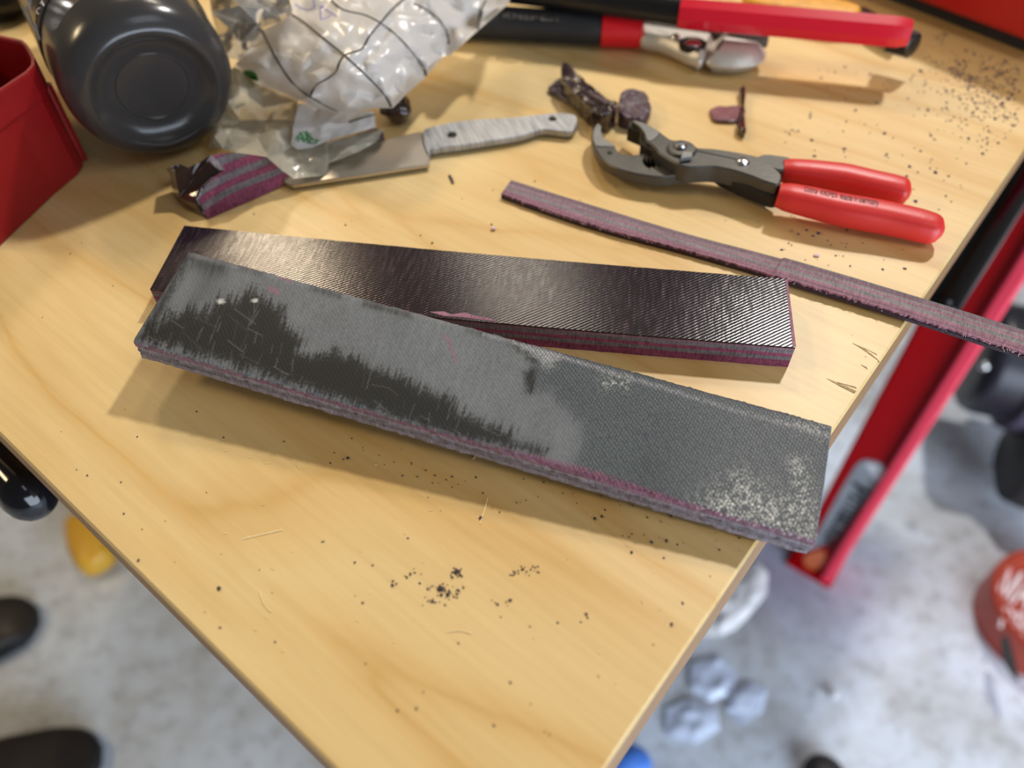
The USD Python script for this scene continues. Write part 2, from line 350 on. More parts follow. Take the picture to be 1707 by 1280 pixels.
def film(name, col, clear, gloss_rough=.12, milky=.5, bump=.3, bscale=70, ior=1.45):
    """thin plastic: diffuse + translucent scatter, mixed with plain see-through and a crinkled gloss"""
    mat(name, {'tc': ('texture_coordinate', {}), 'n': ('noise_texture', {'scale': bscale, 'detail': 3.0, 'roughness': .5}), 'b': ('bump', {'strength': bump, 'distance': .002}),
               'd': ('diffuse_bsdf', {'color': col}), 't': ('translucent_bsdf', {'color': col}), 'm1': ('mix_closure', {'fac': milky}),
               'tr': ('transparent_bsdf', {'color': (.97, .97, .96)}), 'm2': ('mix_closure', {'fac': clear}),
               'g': ('glossy_bsdf', {'color': (1, 1, 1), 'roughness': gloss_rough}), 'f': ('fresnel', {'IOR': ior}), 'm3': ('mix_closure', {})},
        [('tc.object', 'n.vector'), ('n.fac', 'b.height'), ('b.normal', 'g.normal'), ('b.normal', 'f.normal'), ('d.BSDF', 'm1.closure1'), ('t.BSDF', 'm1.closure2'), ('m1.closure', 'm2.closure1'), ('tr.BSDF', 'm2.closure2'),
         ('m2.closure', 'm3.closure1'), ('g.BSDF', 'm3.closure2'), ('f.fac', 'm3.fac')], surface='m3.closure')
film('white_film', (.96, .955, .95), .02, milky=.66, gloss_rough=.25, bump=.10, ior=1.35)
film('milky_film', (.99, .95, .80), .42, milky=.66, ior=1.35)
film('clear_film', (.85, .84, .82), .62, milky=.5, gloss_rough=.1, ior=1.35)
film('smoky_plastic', (.062, .058, .057), .30, milky=.2, gloss_rough=.22, bump=.04)
plain('floor_plastic', lin(216, 228, 252), .3, var=.05, scale=40)

# ------------------------------------------------------------------ the setting: floor
fl = trimesh.creation.box([6, 6, .1]); fl.apply_translation([0, 1.2, -.05])
tag(obj('floor', fl, 'concrete'), 'mottled pale concrete garage floor beneath the workbench', 'floor', kind='structure')

# ------------------------------------------------------------------ workbench
A_R = math.radians(50.1)                                           # direction of the right edge; the left edge is at right angles
corner = at(826, 1550)
bench = thing('workbench', 'varnished birch plywood workbench top with a sharp near corner', 'workbench', (corner[0], corner[1], 0), A_R)
BL, BW, BT = 1.15, .95, .036
obj('tabletop', box(0, BL, 0, BW, BZ - .0022, BZ, .0008), 'birch', bench, world=False)
obj('edge_core', box(.0006, BL - .0006, .0006, BW - .0006, BZ - BT, BZ - .0022, .0008), 'edge_wood', bench, world=False)
obj('cabinet', box(.1, BL - .1, .1, BW - .1, .12, BZ - BT, .004), 'frame_grey', bench, 'dark steel cabinet body under the top', world=False)
for lx in (.16, BL - .16):
    for ly in (.16, BW - .16):
        obj('leg', box(lx - .03, lx + .03, ly - .03, ly + .03, 0, .12, .003), 'rubber_black', bench, world=False)
for seg in ([(1421, 572), (1440, 584), (1466, 603), (1462, 598), (1440, 580)], [(1440, 580), (1462, 592), (1461, 590)], [(1378, 631), (1400, 644), (1424, 656), (1428, 652), (1402, 640)], [(1395, 637), (1428, 648), (1427, 645)], [(1435, 608), (1446, 616), (1445, 612)]):
    ring = np.array([at(*p) for p in seg])
    obj('splinter_crack', prism(ring, BZ - .0005, BZ + .00012, .00003), 'crack_dark', bench)

# ------------------------------------------------------------------ composite slabs
def grid_top(c, z_of, nu, nv, jitter=None):
    """c: far-left, far-right, near-right, near-left corners -> (nu x nv) points"""
    u, v = np.meshgrid(np.linspace(0, 1, nu), np.linspace(0, 1, nv), indexing='ij')
    TL, TR, BR, BLc = [np.asarray(x) for x in c]
    return (TL * ((1 - u) * v)[..., None] + TR * (u * v)[..., None] + BR * (u * (1 - v))[..., None] + BLc * ((1 - u) * (1 - v))[..., None]), u, v
def sheet_layer(c, t0, t1, nrm, n=60, jit=0.0, seed=0, bow=None):
    """one layer of a laminate: the quad c pushed down along nrm by t0..t1, its long edges a little ragged"""
    TL, TR, BR, BLc = [np.asarray(x, float) for x in c]
    V = []; s = np.linspace(0, 1, n)
    rg = np.random.default_rng(seed)
    wid = TL - BLc; wid = wid / np.linalg.norm(wid)
    for d in (t0, t1):
        far = TL + (TR - TL) * s[:, None] - nrm * d; near = BLc + (BR - BLc) * s[:, None] - nrm * d
        if bow is not None: far = far + bow(s)[:, None] * wid; near = near + bow(s)[:, None] * wid
        far = far + wid * (rg.normal(0, jit, n))[:, None]; near = near + wid * (rg.normal(0, jit, n))[:, None]
        V += [far, near]
    V = np.vstack(V); a, b, c2, d2 = 0, n, 2 * n, 3 * n; Fc = []
    for i in range(n - 1):
        Fc += [[a + i, b + i, b + i + 1], [a + i, b + i + 1, a + i + 1], [c2 + i, d2 + i + 1, d2 + i], [c2 + i, c2 + i + 1, d2 + i + 1],
               [b + i, d2 + i, d2 + i + 1], [b + i, d2 + i + 1, b + i + 1], [a + i, c2 + i + 1, c2 + i], [a + i, a + i + 1, c2 + i + 1]]
    e = n - 1
    Fc += [[a, c2, d2], [a, d2, b], [a + e, d2 + e, c2 + e], [a + e, b + e, d2 + e]]
    msh = trimesh.Trimesh(V, np.array(Fc), process=False)
    if msh.volume < 0: msh.invert()
    return msh

# the rear slab, flat on the bench
rz = .0102
rc = [at(307, 376, rz), at(1312, 465, rz), at(1326, 579, rz), at(250, 482, rz)]
ax = rc[1] - rc[0]; ra_ = math.atan2(ax[1], ax[0])
o = rc[3].copy(); o[2] = BZ
rear = thing('composite_slab', 'dark purple ribbed composite slab lying flat behind the grey one, striped magenta and grey along its edge', 'slab', o, ra_)
nz = np.array([0, 0, 1.])
rbow = lambda s: -.0012 * np.sin(np.pi * s)
obj('top_layer', sheet_layer(rc, 0, .0007, nz, 90, .00005, 1, rbow), 'purple_twill', rear, 'black purple face with diagonal ribs', smooth=False)
lay = [(.0007, .0016, 'layer_mauve'), (.0016, .0034, 'layer_grey'), (.0034, .0049, 'layer_magenta'), (.0049, .0068, 'layer_grey'), (.0068, .0102, 'layer_magenta')]
for k, (a, b, mt) in enumerate(lay):
    obj('layer', sheet_layer(rc, a, b, nz, 90, .00006, 2 + k, rbow), mt, rear, {'layer_mauve': 'thin pale mauve edge layer', 'layer_grey': 'grey layer', 'layer_magenta': 'magenta layer'}[mt], smooth=False)
# pale bare rim at the right end and the chip along the front edge
rim = [(1309, 466), (1313, 466), (1327, 578), (1321, 577)]
obj('bare_rim', prism(np.array([at(*p, rz) for p in rim]), BZ + rz - .0002, BZ + rz + .0001, .00004), 'layer_pale', rear, 'pale mauve bare rim')
chip = [(716, 520), (740, 519), (752, 524), (775, 521), (794, 527), (812, 529), (830, 536), (800, 533), (770, 529), (740, 527)]
obj('bare_patch', prism(np.array([at(*p, rz) for p in chip]), BZ + rz - .0002, BZ + rz + .0001, .00004), 'layer_pale', rear, 'small pale pink chipped patch')

# the front slab: its left end lies on the rear slab, its right end on the bench edge
FT = .0088
fc = [at(315, 418, .0222), at(1387, 708, .0122), at(1361, 902, .0100), at(222, 568, .0202)]
fn = np.cross(fc[1] - fc[3], fc[0] - fc[2]); fn /= np.linalg.norm(fn); fn = fn if fn[2] > 0 else -fn
ax = fc[2] - fc[3]; o = fc[3] - fn * FT; FA = math.atan2(ax[1], ax[0])
front = thing('composite_slab', 'grey sanded composite slab with black worn patches, propped across the purple slab', 'slab', o, FA)
pin = lambda P, poly: np.asarray(shapely.contains_xy(Polygon(poly).buffer(0), P[..., 0], P[..., 1]))
def sdist(P, poly):
    g = Polygon(poly).buffer(0); pts = shapely.points(P[..., 0], P[..., 1])
    d = shapely.distance(pts, g.boundary)
    return np.where(shapely.contains(g, pts), d, -d)
nu, nv = 600, 110
Pg, U, Vv = grid_top(fc, None, nu, nv)
frag = np.random.default_rng(5)
# frayed long edges and a tiny rounding at the rim
e_in = np.minimum(Vv, 1 - Vv)
Pg = Pg - fn * (np.exp(-e_in * nv / 1.2) * .0006)[..., None]
wd = (fc[0] - fc[3]) / np.linalg.norm(fc[0] - fc[3])
rag = (meshkit.fbm(np.stack([U * 150, U * 0, U * 0], -1)[:, 0], 4, 8) - .5) * .0012
Pg[:, 0] += wd * rag[:, None]; Pg[:, -1] += wd * ((meshkit.fbm(np.stack([U * 120, U * 0 + 3, U * 0], -1)[:, 0], 4, 9) - .5) * .0012)[:, None]
Pp = pix(Pg)                                                        # where each patch of wear sits, read off the photograph
X, Y = Pp[..., 0], Pp[..., 1]
sx = X + .28 * Y
streak = meshkit.fbm(np.stack([sx / 2.6, Y / 34, X * 0], -1), 4, 3) - .5
speck = meshkit.fbm(np.stack([X / 3.0, Y / 3.0, X * 0], -1), 2, 7) - .5
broad = meshkit.fbm(np.stack([X / 60, Y / 60, X * 0], -1), 3, 11) - .5
A = [(240, 548), (268, 532), (297, 521), (311, 512), (341, 523), (364, 496), (387, 502), (411, 484), (434, 489), (449, 503), (469, 515), (474, 535), (493, 553), (512, 566), (500, 585), (522, 590), (551, 587), (581, 592), (605, 600), (625, 612), (650, 622), (680, 626), (695, 643), (761, 668), (767, 689), (802, 701), (849, 718), (858, 734), (914, 748), (905, 762), (855, 748), (767, 732), (690, 708), (640, 690), (540, 658), (440, 625), (340, 595), (232, 566)]
dA = sdist(Pp, A)
mA = 1 / (1 + np.exp(-(dA / 3.6 + 12 * streak * np.exp(-np.maximum(dA, 0) / 14) + 5 * speck)))
base = np.array(lin(106, 110, 114)); black = np.array(lin(17, 18, 18)); wov = np.array(lin(76, 82, 86)); scuff = np.array(lin(124, 127, 130))
RZ = [(835, 560), (880, 585), (893, 605), (880, 632), (877, 655), (915, 655), (945, 683), (965, 705), (968, 740), (952, 778), (1000, 960), (1450, 960), (1450, 640), (900, 540)]
mR = 1 / (1 + np.exp(-(sdist(Pp, RZ) / 5 + 5 * streak + 1.5 * speck)))
far = np.clip((X - 1090) / 170, 0, 1)
tint = base * (1 + .26 * (broad + 1.3 * speck + 1.0 * streak))[..., None]
rt = wov * (1 + .35 * speck + .3 * broad)[..., None]; rt = rt + (base * .88 - rt) * (far * .75)[..., None]
tint = tint + (rt - tint) * mR[..., None]
mix = lambda t, c, w: t + (np.asarray(c) - t) * np.clip(w, 0, 1)[..., None]
tint = mix(tint, black * 1.0, mA * .97)
sm = lambda poly, w, st=4, sp=2: 1 / (1 + np.exp(-(sdist(Pp, poly) / w + st * streak + sp * speck)))
tint = mix(tint, black * 1.3, .7 * sm([(318, 424), (380, 440), (372, 456), (340, 452), (322, 446)], 5))
tint = mix(tint, black * 1.2, .85 * sm([(312, 416), (322, 420), (250, 562), (228, 566)], 3, 3, 4))
tint = mix(tint, black * 1.5, .35 * sm([(350, 440), (372, 440), (330, 520), (305, 520)], 5))
for p in ([(520, 477), (568, 490), (568, 496), (520, 483)], [(606, 500), (684, 521), (684, 529), (606, 508)], [(778, 547), (812, 556), (812, 561), (778, 552)], [(400, 444), (440, 455), (440, 459), (400, 449)], [(836, 560), (862, 568), (890, 590), (900, 606), (885, 606), (870, 590)], [(872, 620), (896, 610), (890, 655), (880, 655)]):
    tint = mix(tint, black, .9 * sm(p, 2.2, 5, 3))
tint = mix(tint, lin(150, 152, 154), .8 * sm([(856, 569), (880, 572), (905, 576), (936, 592), (918, 611), (908, 608), (896, 594), (872, 582)], 3, 0, 5))
top_e = np.clip(1 - (1 - Vv) * 40, 0, 1)
tint = mix(tint, lin(142, 142, 146), (.55 + 1.2 * speck) * np.clip(1 - np.abs((1 - Vv) * nv - 4 - 8 * np.clip((U - .55) * 3, 0, 1)) / 4.0, 0, 1) * (.35 + .65 * (U > .5)))
tint = mix(tint, lin(60, 62, 68), .8 * np.clip(1 - (1 - Vv) * nv / 5, 0, 1) * (U > .55))
tint = mix(tint, lin(150, 148, 146), (.35 + 1.5 * speck) * np.clip(1 - Vv * nv / 2.5, 0, 1))
tint = mix(tint, lin(136, 74, 100), (.75 + 1.3 * speck) * np.clip(1 - Vv * nv / (2 + 5 * np.exp(-((U - .70) / .09) ** 2)), 0, 1) * np.clip((U - .5) * 8, 0, 1))
dusty = np.maximum(sm([(1170, 850), (1235, 800), (1262, 822), (1300, 838), (1352, 850), (1356, 905), (1290, 890)], 14, 0, 0), .75 * sm([(1320, 765), (1345, 770), (1350, 850), (1326, 850)], 6, 0, 0))
dusty = np.maximum(dusty, .55 * sm([(1300, 700), (1384, 712), (1384, 735), (1330, 712)], 5, 0, 0)); dusty = np.maximum(dusty, .5 * sm([(1005, 628), (1045, 628), (1045, 646), (1005, 646)], 5, 0, 0))
sp2 = meshkit.fbm(np.stack([X / 2.6, Y / 2.6, X * 0 + 9], -1), 2, 17) - .5
tint = mix(tint, lin(206, 206, 200), dusty * np.clip(sp2 * 9 - .2, 0, 1))
for (x0, y0, x1, y1, w) in ((742, 560, 762, 602, 2.0), (748, 565, 752, 572, 2.0), (452, 482, 462, 486, 4.5), (470, 462, 484, 466, 4.0), (1075, 722, 1079, 734, 1.6)):
    L2 = (x1 - x0) ** 2 + (y1 - y0) ** 2; tt = np.clip(((X - x0) * (x1 - x0) + (Y - y0) * (y1 - y0)) / L2, 0, 1)
    dd = np.hypot(X - x0 - tt * (x1 - x0), Y - y0 - tt * (y1 - y0))
    tint = mix(tint, lin(146, 92, 116) if x0 < 1000 else lin(46, 40, 66), .8 * np.clip(1.6 - dd / w, 0, 1) * (.6 + 1.5 * speck))
for (x, y, s_) in ((368, 502, 6), (424, 501, 5)):
    tint = mix(tint, lin(190, 190, 186), np.clip(1.5 - np.hypot(X - x, (Y - y) * 1.6) / s_ + speck, 0, 1))
scr = np.random.default_rng(12)                                     # light scratches over the black patch and the sanded field
for k in range(300):
    x0, y0 = scr.uniform(240, 900), scr.uniform(440, 760); a_ = scr.choice([scr.normal(.35, .25), scr.normal(1.85, .12)]); l_ = scr.uniform(10, 45)
    x1, y1 = x0 + l_ * math.cos(a_), y0 + l_ * math.sin(a_)
    tt = np.clip(((X - x0) * (x1 - x0) + (Y - y0) * (y1 - y0)) / l_ ** 2, 0, 1); dd = np.hypot(X - x0 - tt * (x1 - x0), Y - y0 - tt * (y1 - y0))
    tint = mix(tint, lin(128, 130, 130), scr.uniform(.05, .34) * np.clip(1.4 - dd / .9, 0, 1))
rough = np.stack([.62 - .08 * mA, .2 + .6 * mR - .08 * mA, mA * 0], -1)
vv = Pg.reshape(-1, 3); idx = np.arange(nu * nv).reshape(nu, nv)
q = np.stack([idx[:-1, :-1], idx[1:, :-1], idx[1:, 1:], idx[:-1, 1:]], -1).reshape(-1, 4)
ff = np.vstack([q[:, [0, 1, 2]], q[:, [0, 2, 3]]])
# closed thin skin: top face plus its own underside
low = vv - fn * .0007; rimi = np.r_[idx[:, 0], idx[-1, 1:], idx[::-1, -1][1:], idx[0, ::-1][1:-1]]
nT = len(vv); side = []
for i in range(len(rimi)):
    a, b = rimi[i], rimi[(i + 1) % len(rimi)]; side += [[a, a + nT, b + nT], [a, b + nT, b]]
skin = trimesh.Trimesh(np.vstack([vv, low]), np.vstack([ff, ff[:, ::-1] + nT, np.array(side)]), process=False)
t2 = np.clip(tint, 0.003, 1).reshape(-1, 3); r2 = rough.reshape(-1, 3)
obj('top_layer', skin, 'grey_weave', front, 'scuffed grey face with black unsanded patches', attr={'tint': np.vstack([t2, t2]), 'sheen_mask': np.vstack([r2, r2])})
for k, (a, b, mt) in enumerate([(.0007, .0026, 'layer_mauve'), (.0026, .0044, 'layer_dusty'), (.0044, .0066, 'layer_grey'), (.0066, .0088, 'layer_dusty')]):
    obj('layer', sheet_layer(fc, a, b, fn, 120, .00014, 22 + k), mt, front, {'layer_mauve': 'mauve layer', 'layer_dusty': 'pale grey layer', 'layer_grey': 'grey layer'}[mt], smooth=False)

# ------------------------------------------------------------------ the sawn offcut strip
oz = .0028
up = spline([(852, 300), (1000, 346), (1150, 391), (1302, 431), (1530, 498), (1707, 553), (1830, 592)], 240)
dn = spline([(836, 322), (1001, 378), (1150, 418), (1296, 460), (1506, 523), (1646, 568), (1707, 588), (1810, 622)], 240)
step = np.clip((up[:, 0] - 1303) / 3, 0, 1)
up[:, 1] -= 3.2 * step
zz = oz + .0011 * np.clip((up[:, 0] - 1303) / 4, 0, 1)
Pu = np.array([at(x, y, z) for (x, y), z in zip(up, zz)]); Pd = np.array([at(x, y, z) for (x, y), z in zip(dn, zz)])
ax = Pu[-1] - Pu[0]; o = Pd[0].copy(); o[2] = BZ
off = thing('offcut_strip', 'thin sawn offcut strip with lengthwise mauve and grey stripes, jutting past the right bench edge', 'strip', o, math.atan2(ax[1], ax[0]))
cuts = [0, .10, .24, .36, .45, .60, .70, .82, .92, 1.0]
mts = ['layer_grey', 'layer_mauve', 'layer_dusty', 'layer_pale', 'layer_dusty', 'layer_dusty', 'layer_pale', 'layer_mauve', 'layer_pale']
orng = np.random.default_rng(3)
def strip_part(a, b, last):
    n = len(Pu); A_, B_ = Pu + (Pd - Pu) * a, Pu + (Pd - Pu) * b
    if last: B_ = B_ + (Pd - Pu) * orng.normal(0, .018, n)[:, None]
    dz = np.array([0, 0, 1.]) * (.0020)
    V = np.vstack([A_, B_, A_ - dz, B_ - dz]); Fc = []
    for i in range(n - 1):
        for p, r_ in ((0, 1), (1, 3), (3, 2), (2, 0)):
            Fc += [[p * n + i, r_ * n + i, r_ * n + i + 1], [p * n + i, r_ * n + i + 1, p * n + i + 1]]
    e = n - 1; Fc += [[0, 2 * n, 3 * n], [0, 3 * n, n], [e, 3 * n + e, 2 * n + e], [e, n + e, 3 * n + e]]
    m_ = trimesh.Trimesh(V, np.array(Fc), process=False)
    if m_.volume < 0: m_.invert()
    return m_
for k in range(9):
    obj('layer', strip_part(cuts[k], cuts[k + 1], k == 8), mts[k], off, {'layer_grey': 'grey stripe', 'layer_pale': 'pale pink stripe', 'layer_mauve': 'mauve stripe', 'layer_dusty': 'pale grey stripe'}[mts[k]], smooth=False)
Pw = Pd + (Pd - Pu) * .02
dkV = np.vstack([Pw - (Pd - Pu) * .05 - [0, 0, .0005], Pw + (Pd - Pu) * .03 - [0, 0, .0012], Pw - [0, 0, .0027], Pw - (Pd - Pu) * .15 - [0, 0, .0027]]); n = len(Pu); Fc = []
for i in range(n - 1):
    for p, r_ in ((0, 1), (1, 2), (2, 3), (3, 0)):
        Fc += [[p * n + i, r_ * n + i, r_ * n + i + 1], [p * n + i, r_ * n + i + 1, p * n + i + 1]]
obj('dark_face', trimesh.Trimesh(dkV, np.array(Fc), process=False), 'layer_dark', off, 'dark outer face on the underside edge', smooth=False)
fz = []
for k in range(420):
    i = orng.integers(0, len(Pw)); 
    if orng.random() > (.9 if 900 < dn[i, 0] < 1040 or dn[i, 0] > 1600 else .25): continue
    c = Pd[i] + (Pd[i] - Pu[i]) * orng.uniform(-.02, .08) - [0, 0, orng.uniform(0, .0008)]
    d_ = np.array([orng.normal(), orng.normal() - .8, orng.normal() * .4]); d_ /= np.linalg.norm(d_)
    fz.append(sweep([c, c + d_ * orng.uniform(.0004, .0012)], .00009, sides=4))
obj('frayed_fibres', cat_(fz), 'fuzz', off, 'pale frayed fibres along the sawn edge', kind='stuff', smooth=False)

# ------------------------------------------------------------------ sliding-joint pliers
c4 = lambda L: [(960 + x / 4.742, 180 + y / 4.742) for x, y in L]
pl = thing('pliers', 'small pliers with red dipped grips and grey open jaws, lying behind the offcut strip', 'pliers', at(1250, 300))
slot = c4([(530, 408), (548, 396), (560, 425), (580, 393), (592, 425), (612, 393), (624, 425), (650, 392), (668, 420), (690, 392), (715, 425), (700, 465), (680, 442), (660, 464), (640, 442), (615, 470), (575, 472), (545, 445)])
lj = c4([(165, 115), (205, 130), (203, 185), (228, 238), (300, 280), (318, 318), (350, 358), (430, 375), (490, 362), (560, 350), (640, 352), (760, 380), (900, 440), (1040, 462), (1200, 480), (1450, 410), (1600, 430), (1640, 500), (1480, 560), (1250, 540), (1080, 505), (1000, 510), (850, 520), (700, 545), (620, 542), (450, 515), (300, 470), (202, 402), (148, 315), (126, 250), (126, 190), (142, 145)])
obj('lower_jaw', plate(lj, .0040, .0092, .0006, 2, [slot]), 'plier_steel', pl, smooth=35)
obj('jaw_tip', plate(c4([(165, 120), (203, 133), (200, 187), (226, 240), (300, 284), (312, 304), (160, 302), (133, 250), (131, 195)]), .0088, .0097, .0003, 1), 'jaw_steel', pl, 'paler hardened jaw tip', smooth=35)
obj('jaw_pin', lathe([(0, 0), (.0011, 0), (.0011, .0008), (0, .0009)], at(960 + 268 / 4.742, 180 + 358 / 4.742, .0089), (0, 0, 1), 16), 'plier_dark', pl)
slot_floor = c4([(640, 385), (720, 385), (730, 470), (650, 470)])
uj = c4([(430, 88), (540, 110), (650, 170), (740, 240), (765, 250), (800, 250), (835, 268), (900, 285), (960, 312), (1100, 318), (1300, 350), (1440, 380), (1490, 400), (1600, 490), (1635, 535), (1610, 615), (1480, 575), (1400, 540), (1250, 490), (1100, 460), (1000, 465), (880, 468), (800, 440), (725, 398), (650, 350), (632, 320), (585, 272), (560, 262), (548, 232), (540, 200), (532, 165), (490, 130)])
obj('upper_jaw', plate(uj, .0064, .0148, .0007, 2), 'plier_steel', pl, smooth=35)
obj('jaw_teeth', plate(c4([(428, 92), (532, 162), (545, 235), (583, 275), (650, 350), (720, 392), (690, 388), (600, 335), (512, 282), (520, 195), (412, 150)]), .0050, .0122, .0004, 0), 'plier_dark', pl, 'dark toothed jaw face', smooth=False)
obj('jaw_plate', plate(c4([(440, 92), (538, 114), (645, 175), (668, 205), (600, 262), (560, 250), (545, 195), (500, 135)]), .0144, .0152, .0003, 1), 'jaw_steel', pl, 'paler hardened jaw face', smooth=35)
pc = at(960 + 835 / 4.742, 180 + 335 / 4.742, .0146)
obj('pivot_boss', lathe([(0, -.004), (.0066, -.004), (.0066, .0006), (.0058, .0014), (0, .0016)], pc, (0, 0, 1), 32), 'plier_steel', pl)
obj('push_button', lathe([(0, 0), (.0030, 0), (.0030, .0012), (.0022, .0020), (0, .0022)], pc + [-.0006, .0008, .0012], (0, 0, 1), 24), 'chrome', pl, 'bright round joint button')
obj('joint_key', plate(c4([(840, 342), (925, 345), (920, 380), (830, 392)]), .015, .0172, .0003, 0), 'jaw_steel', pl)
obj('groove_line', plate(c4([(940, 328), (1270, 398), (1268, 404), (938, 336)]), .0143, .0150, .0001, 0), 'plier_dark', pl)
bc = at(960 + 1315 / 4.742, 180 + 435 / 4.742, .0144)
obj('rivet', lathe([(0, 0), (.0030, 0), (.0030, .0008), (.0022, .0016), (.0008, .0019), (0, .0019)], bc, (0, 0, 1), 24), 'chrome', pl, 'bright domed rivet')
obj('far_shank', plate(c4([(1430, 385), (1490, 358), (1710, 388), (1720, 440), (1620, 500), (1480, 440)]), .0045, .0120, .0006, 1), 'plier_steel', pl, smooth=35)
obj('near_shank', plate(c4([(1080, 475), (1250, 500), (1400, 548), (1620, 620), (1640, 690), (1560, 700), (1350, 620), (1150, 530)]), .0035, .0100, .0008, 1), 'plier_dark', pl, 'dark lower side of the near shank', smooth=35)
def grip(pts, w, h, z0, name, label=None):
    p = spline(pts, 40); P3 = np.array([at(x, y, zc) for (x, y), zc in zip(p, np.linspace(z0[0], z0[1], 40))])
    s = np.linspace(0, 1, 40); endr = np.sqrt(np.clip(1 - ((s - .93) / .075).clip(0, 1) ** 2, .01, 1)) * np.clip(.86 + s / .06 * .14, 0, 1)
    wv = np.interp(s, [0, .2, .5, .85, 1], w) * endr; hv = np.interp(s, [0, .2, .5, .85, 1], h) * endr
    obj(name, sweep(P3, wv, hv, 28, power=2.5), 'grip_red', pl, label, smooth=50)
    return P3, wv, hv
grip([(1303, 285), (1340, 289), (1400, 297), (1450, 308), (1517, 322)], [.0054, .0060, .0066, .0064, .006], [.0050, .0056, .0060, .0058, .0052], (.0085, .0068), 'grip')
G3, gw, gh = grip([(1296, 325), (1340, 335), (1400, 349), (1480, 364), (1572, 386)], [.0056, .0064, .0068, .0068, .006], [.0052, .0058, .0062, .0060, .0054], (.0098, .0068), 'grip', 'red grip with small dark lettering')
# lettering wraps over the ridge of the near grip
tm = meshkit.text_mesh('Cobra  KNIPEX  Made in Germany', .0024, .0001)
tv = tm.vertices.copy(); tl = tv[:, 0].max(); s_ = .14 + tv[:, 0] / tl * .44
ii = s_ * 39; i0 = np.clip(ii.astype(int), 0, 38); fr = (ii - i0)[:, None]
cc = G3[i0] * (1 - fr) + G3[i0 + 1] * fr; T_ = G3[-1] - G3[0]; T_ /= np.linalg.norm(T_); S_ = np.cross(T_, [0, 0, 1.]); S_ /= np.linalg.norm(S_)
wq, hq = np.interp(ii, range(40), gw), np.interp(ii, range(40), gh)
th = math.radians(80) + tv[:, 1] / .0062
sp_ = lambda c: np.sign(c) * np.abs(c) ** (2 / 2.5)
tv2 = cc + S_ * ((wq + .00012 + tv[:, 2] * .5) * sp_(np.cos(th)))[:, None] + np.array([0, 0, 1.]) * ((hq + .00012 + tv[:, 2] * .5) * sp_(np.sin(th)))[:, None]
obj('lettering', trimesh.Trimesh(tv2, tm.faces, process=False), 'text_dark', pl, 'dark small lettering', smooth=False)

# ------------------------------------------------------------------ knife blank
kn = thing('knife_blank', 'bare steel knife blank with two pin holes in its tang, no handle scales', 'knife', at(960, 205), math.atan2(*(at(487, 305) - at(960, 205))[[1, 0]]))
tang = [(703, 216), (730, 208), (760, 202), (800, 198), (850, 196), (890, 191), (926, 188), (950, 189), (961, 192), (963, 202), (960, 212), (956, 218), (944, 220), (920, 217), (903, 215), (885, 221), (868, 226), (840, 231), (800, 237), (770, 242), (733, 246), (728, 247), (719, 249), (716, 258), (712, 254), (706, 240)]
hole = lambda cx, cy, r: [(cx + r * 1.25 * math.cos(a), cy + r * .8 * math.sin(a)) for a in np.linspace(0, 2 * np.pi, 15)[:-1]]
obj('tang', plate(tang, .0012, .0044, .0004, 1, [hole(753, 224, 6), hole(921, 197.5, 5)]), 'brushed_steel', kn, 'brushed grey tang with two holes', smooth=35)
bl = [(702, 218), (706, 240), (712, 254), (716, 259), (716, 273), (690, 277), (600, 291), (520, 303), (487, 308), (470, 300), (486, 288), (540, 263), (613, 241), (660, 228)]
obj('blade', plate(bl, .0012, .0034, .0004, 0), 'blade_steel', kn, 'smooth polished blade', smooth=35)

# ------------------------------------------------------------------ sawn block end with resin
b0, b1 = at(345, 366, .0002), at(487, 306, .0002)
ed = (b1 - b0) / np.linalg.norm(b1 - b0); back = np.cross(np.array([0, 0, 1.]), ed)
lean = math.radians(32); upn = np.array([0, 0, 1.]) * math.cos(lean) + back * math.sin(lean)
pnrm = np.cross(ed, upn)
def onface(px, py):
    d = CR * (px - W / 2) / F - CU * (py - H / 2) / F + _f
    t = ((b0 - CP) @ pnrm) / (d @ pnrm); return CP + d * t
fp = [(346, 366), (331, 333), (340, 311), (356, 295), (374, 283), (366, 272), (352, 259), (372, 255), (392, 255), (439, 255), (466, 271), (487, 290), (482, 304), (412, 338)]
P3 = np.array([onface(*p) for p in fp]); d2 = np.stack([(P3 - b0) @ ed, (P3 - b0) @ upn], 1); d2[:, 1] = np.maximum(d2[:, 1], 0)
blk = thing('block_offcut', 'small sawn block end with wavy magenta and grey stripes and a dark resin end', 'offcut', b0, math.atan2(ed[1], ed[0]))
hb = d2[:, 1].max(); face = Polygon(d2).buffer(0)
def slab3(poly, y0, y1):
    out = []
    for g in getattr(poly, 'geoms', [poly]):
        if g.is_empty or g.area < 1e-9: continue
        r = np.array(g.exterior.coords)[:-1]
        p_ = prism(r, y0, y1, .00012); v = p_.vertices
        out.append(trimesh.Trimesh(b0 + v[:, [0]] * ed + v[:, [1]] * upn - v[:, [2]] * (-pnrm if pnrm @ (CP - b0) < 0 else pnrm), p_.faces, process=False))
    ms = cat_(out)
    if ms.volume < 0: ms.invert()
    return ms
xs = np.linspace(-.02, .1, 50)
wavy = lambda y: np.column_stack([xs, y + .0014 * np.sin(xs * 95 + .4) + .10 * xs])
ys = [-.02, .0030, .0058, .0086, .0116, .0150, .0185, .05]
for k in range(7):
    band = Polygon(np.vstack([wavy(ys[k]), wavy(ys[k + 1])[::-1]])).buffer(0).intersection(face)
    if band.area < 1e-8: continue
    obj('layer', slab3(band, 0, .019), 'layer_magenta' if k % 2 == 0 else 'layer_grey', blk, 'magenta stripe' if k % 2 == 0 else 'grey stripe', smooth=False)
rb = [(346, 366), (331, 333), (340, 311), (356, 295), (374, 283), (366, 272), (352, 259), (342, 266), (322, 275), (305, 270), (290, 274), (297, 284), (300, 302), (306, 326), (322, 352)]
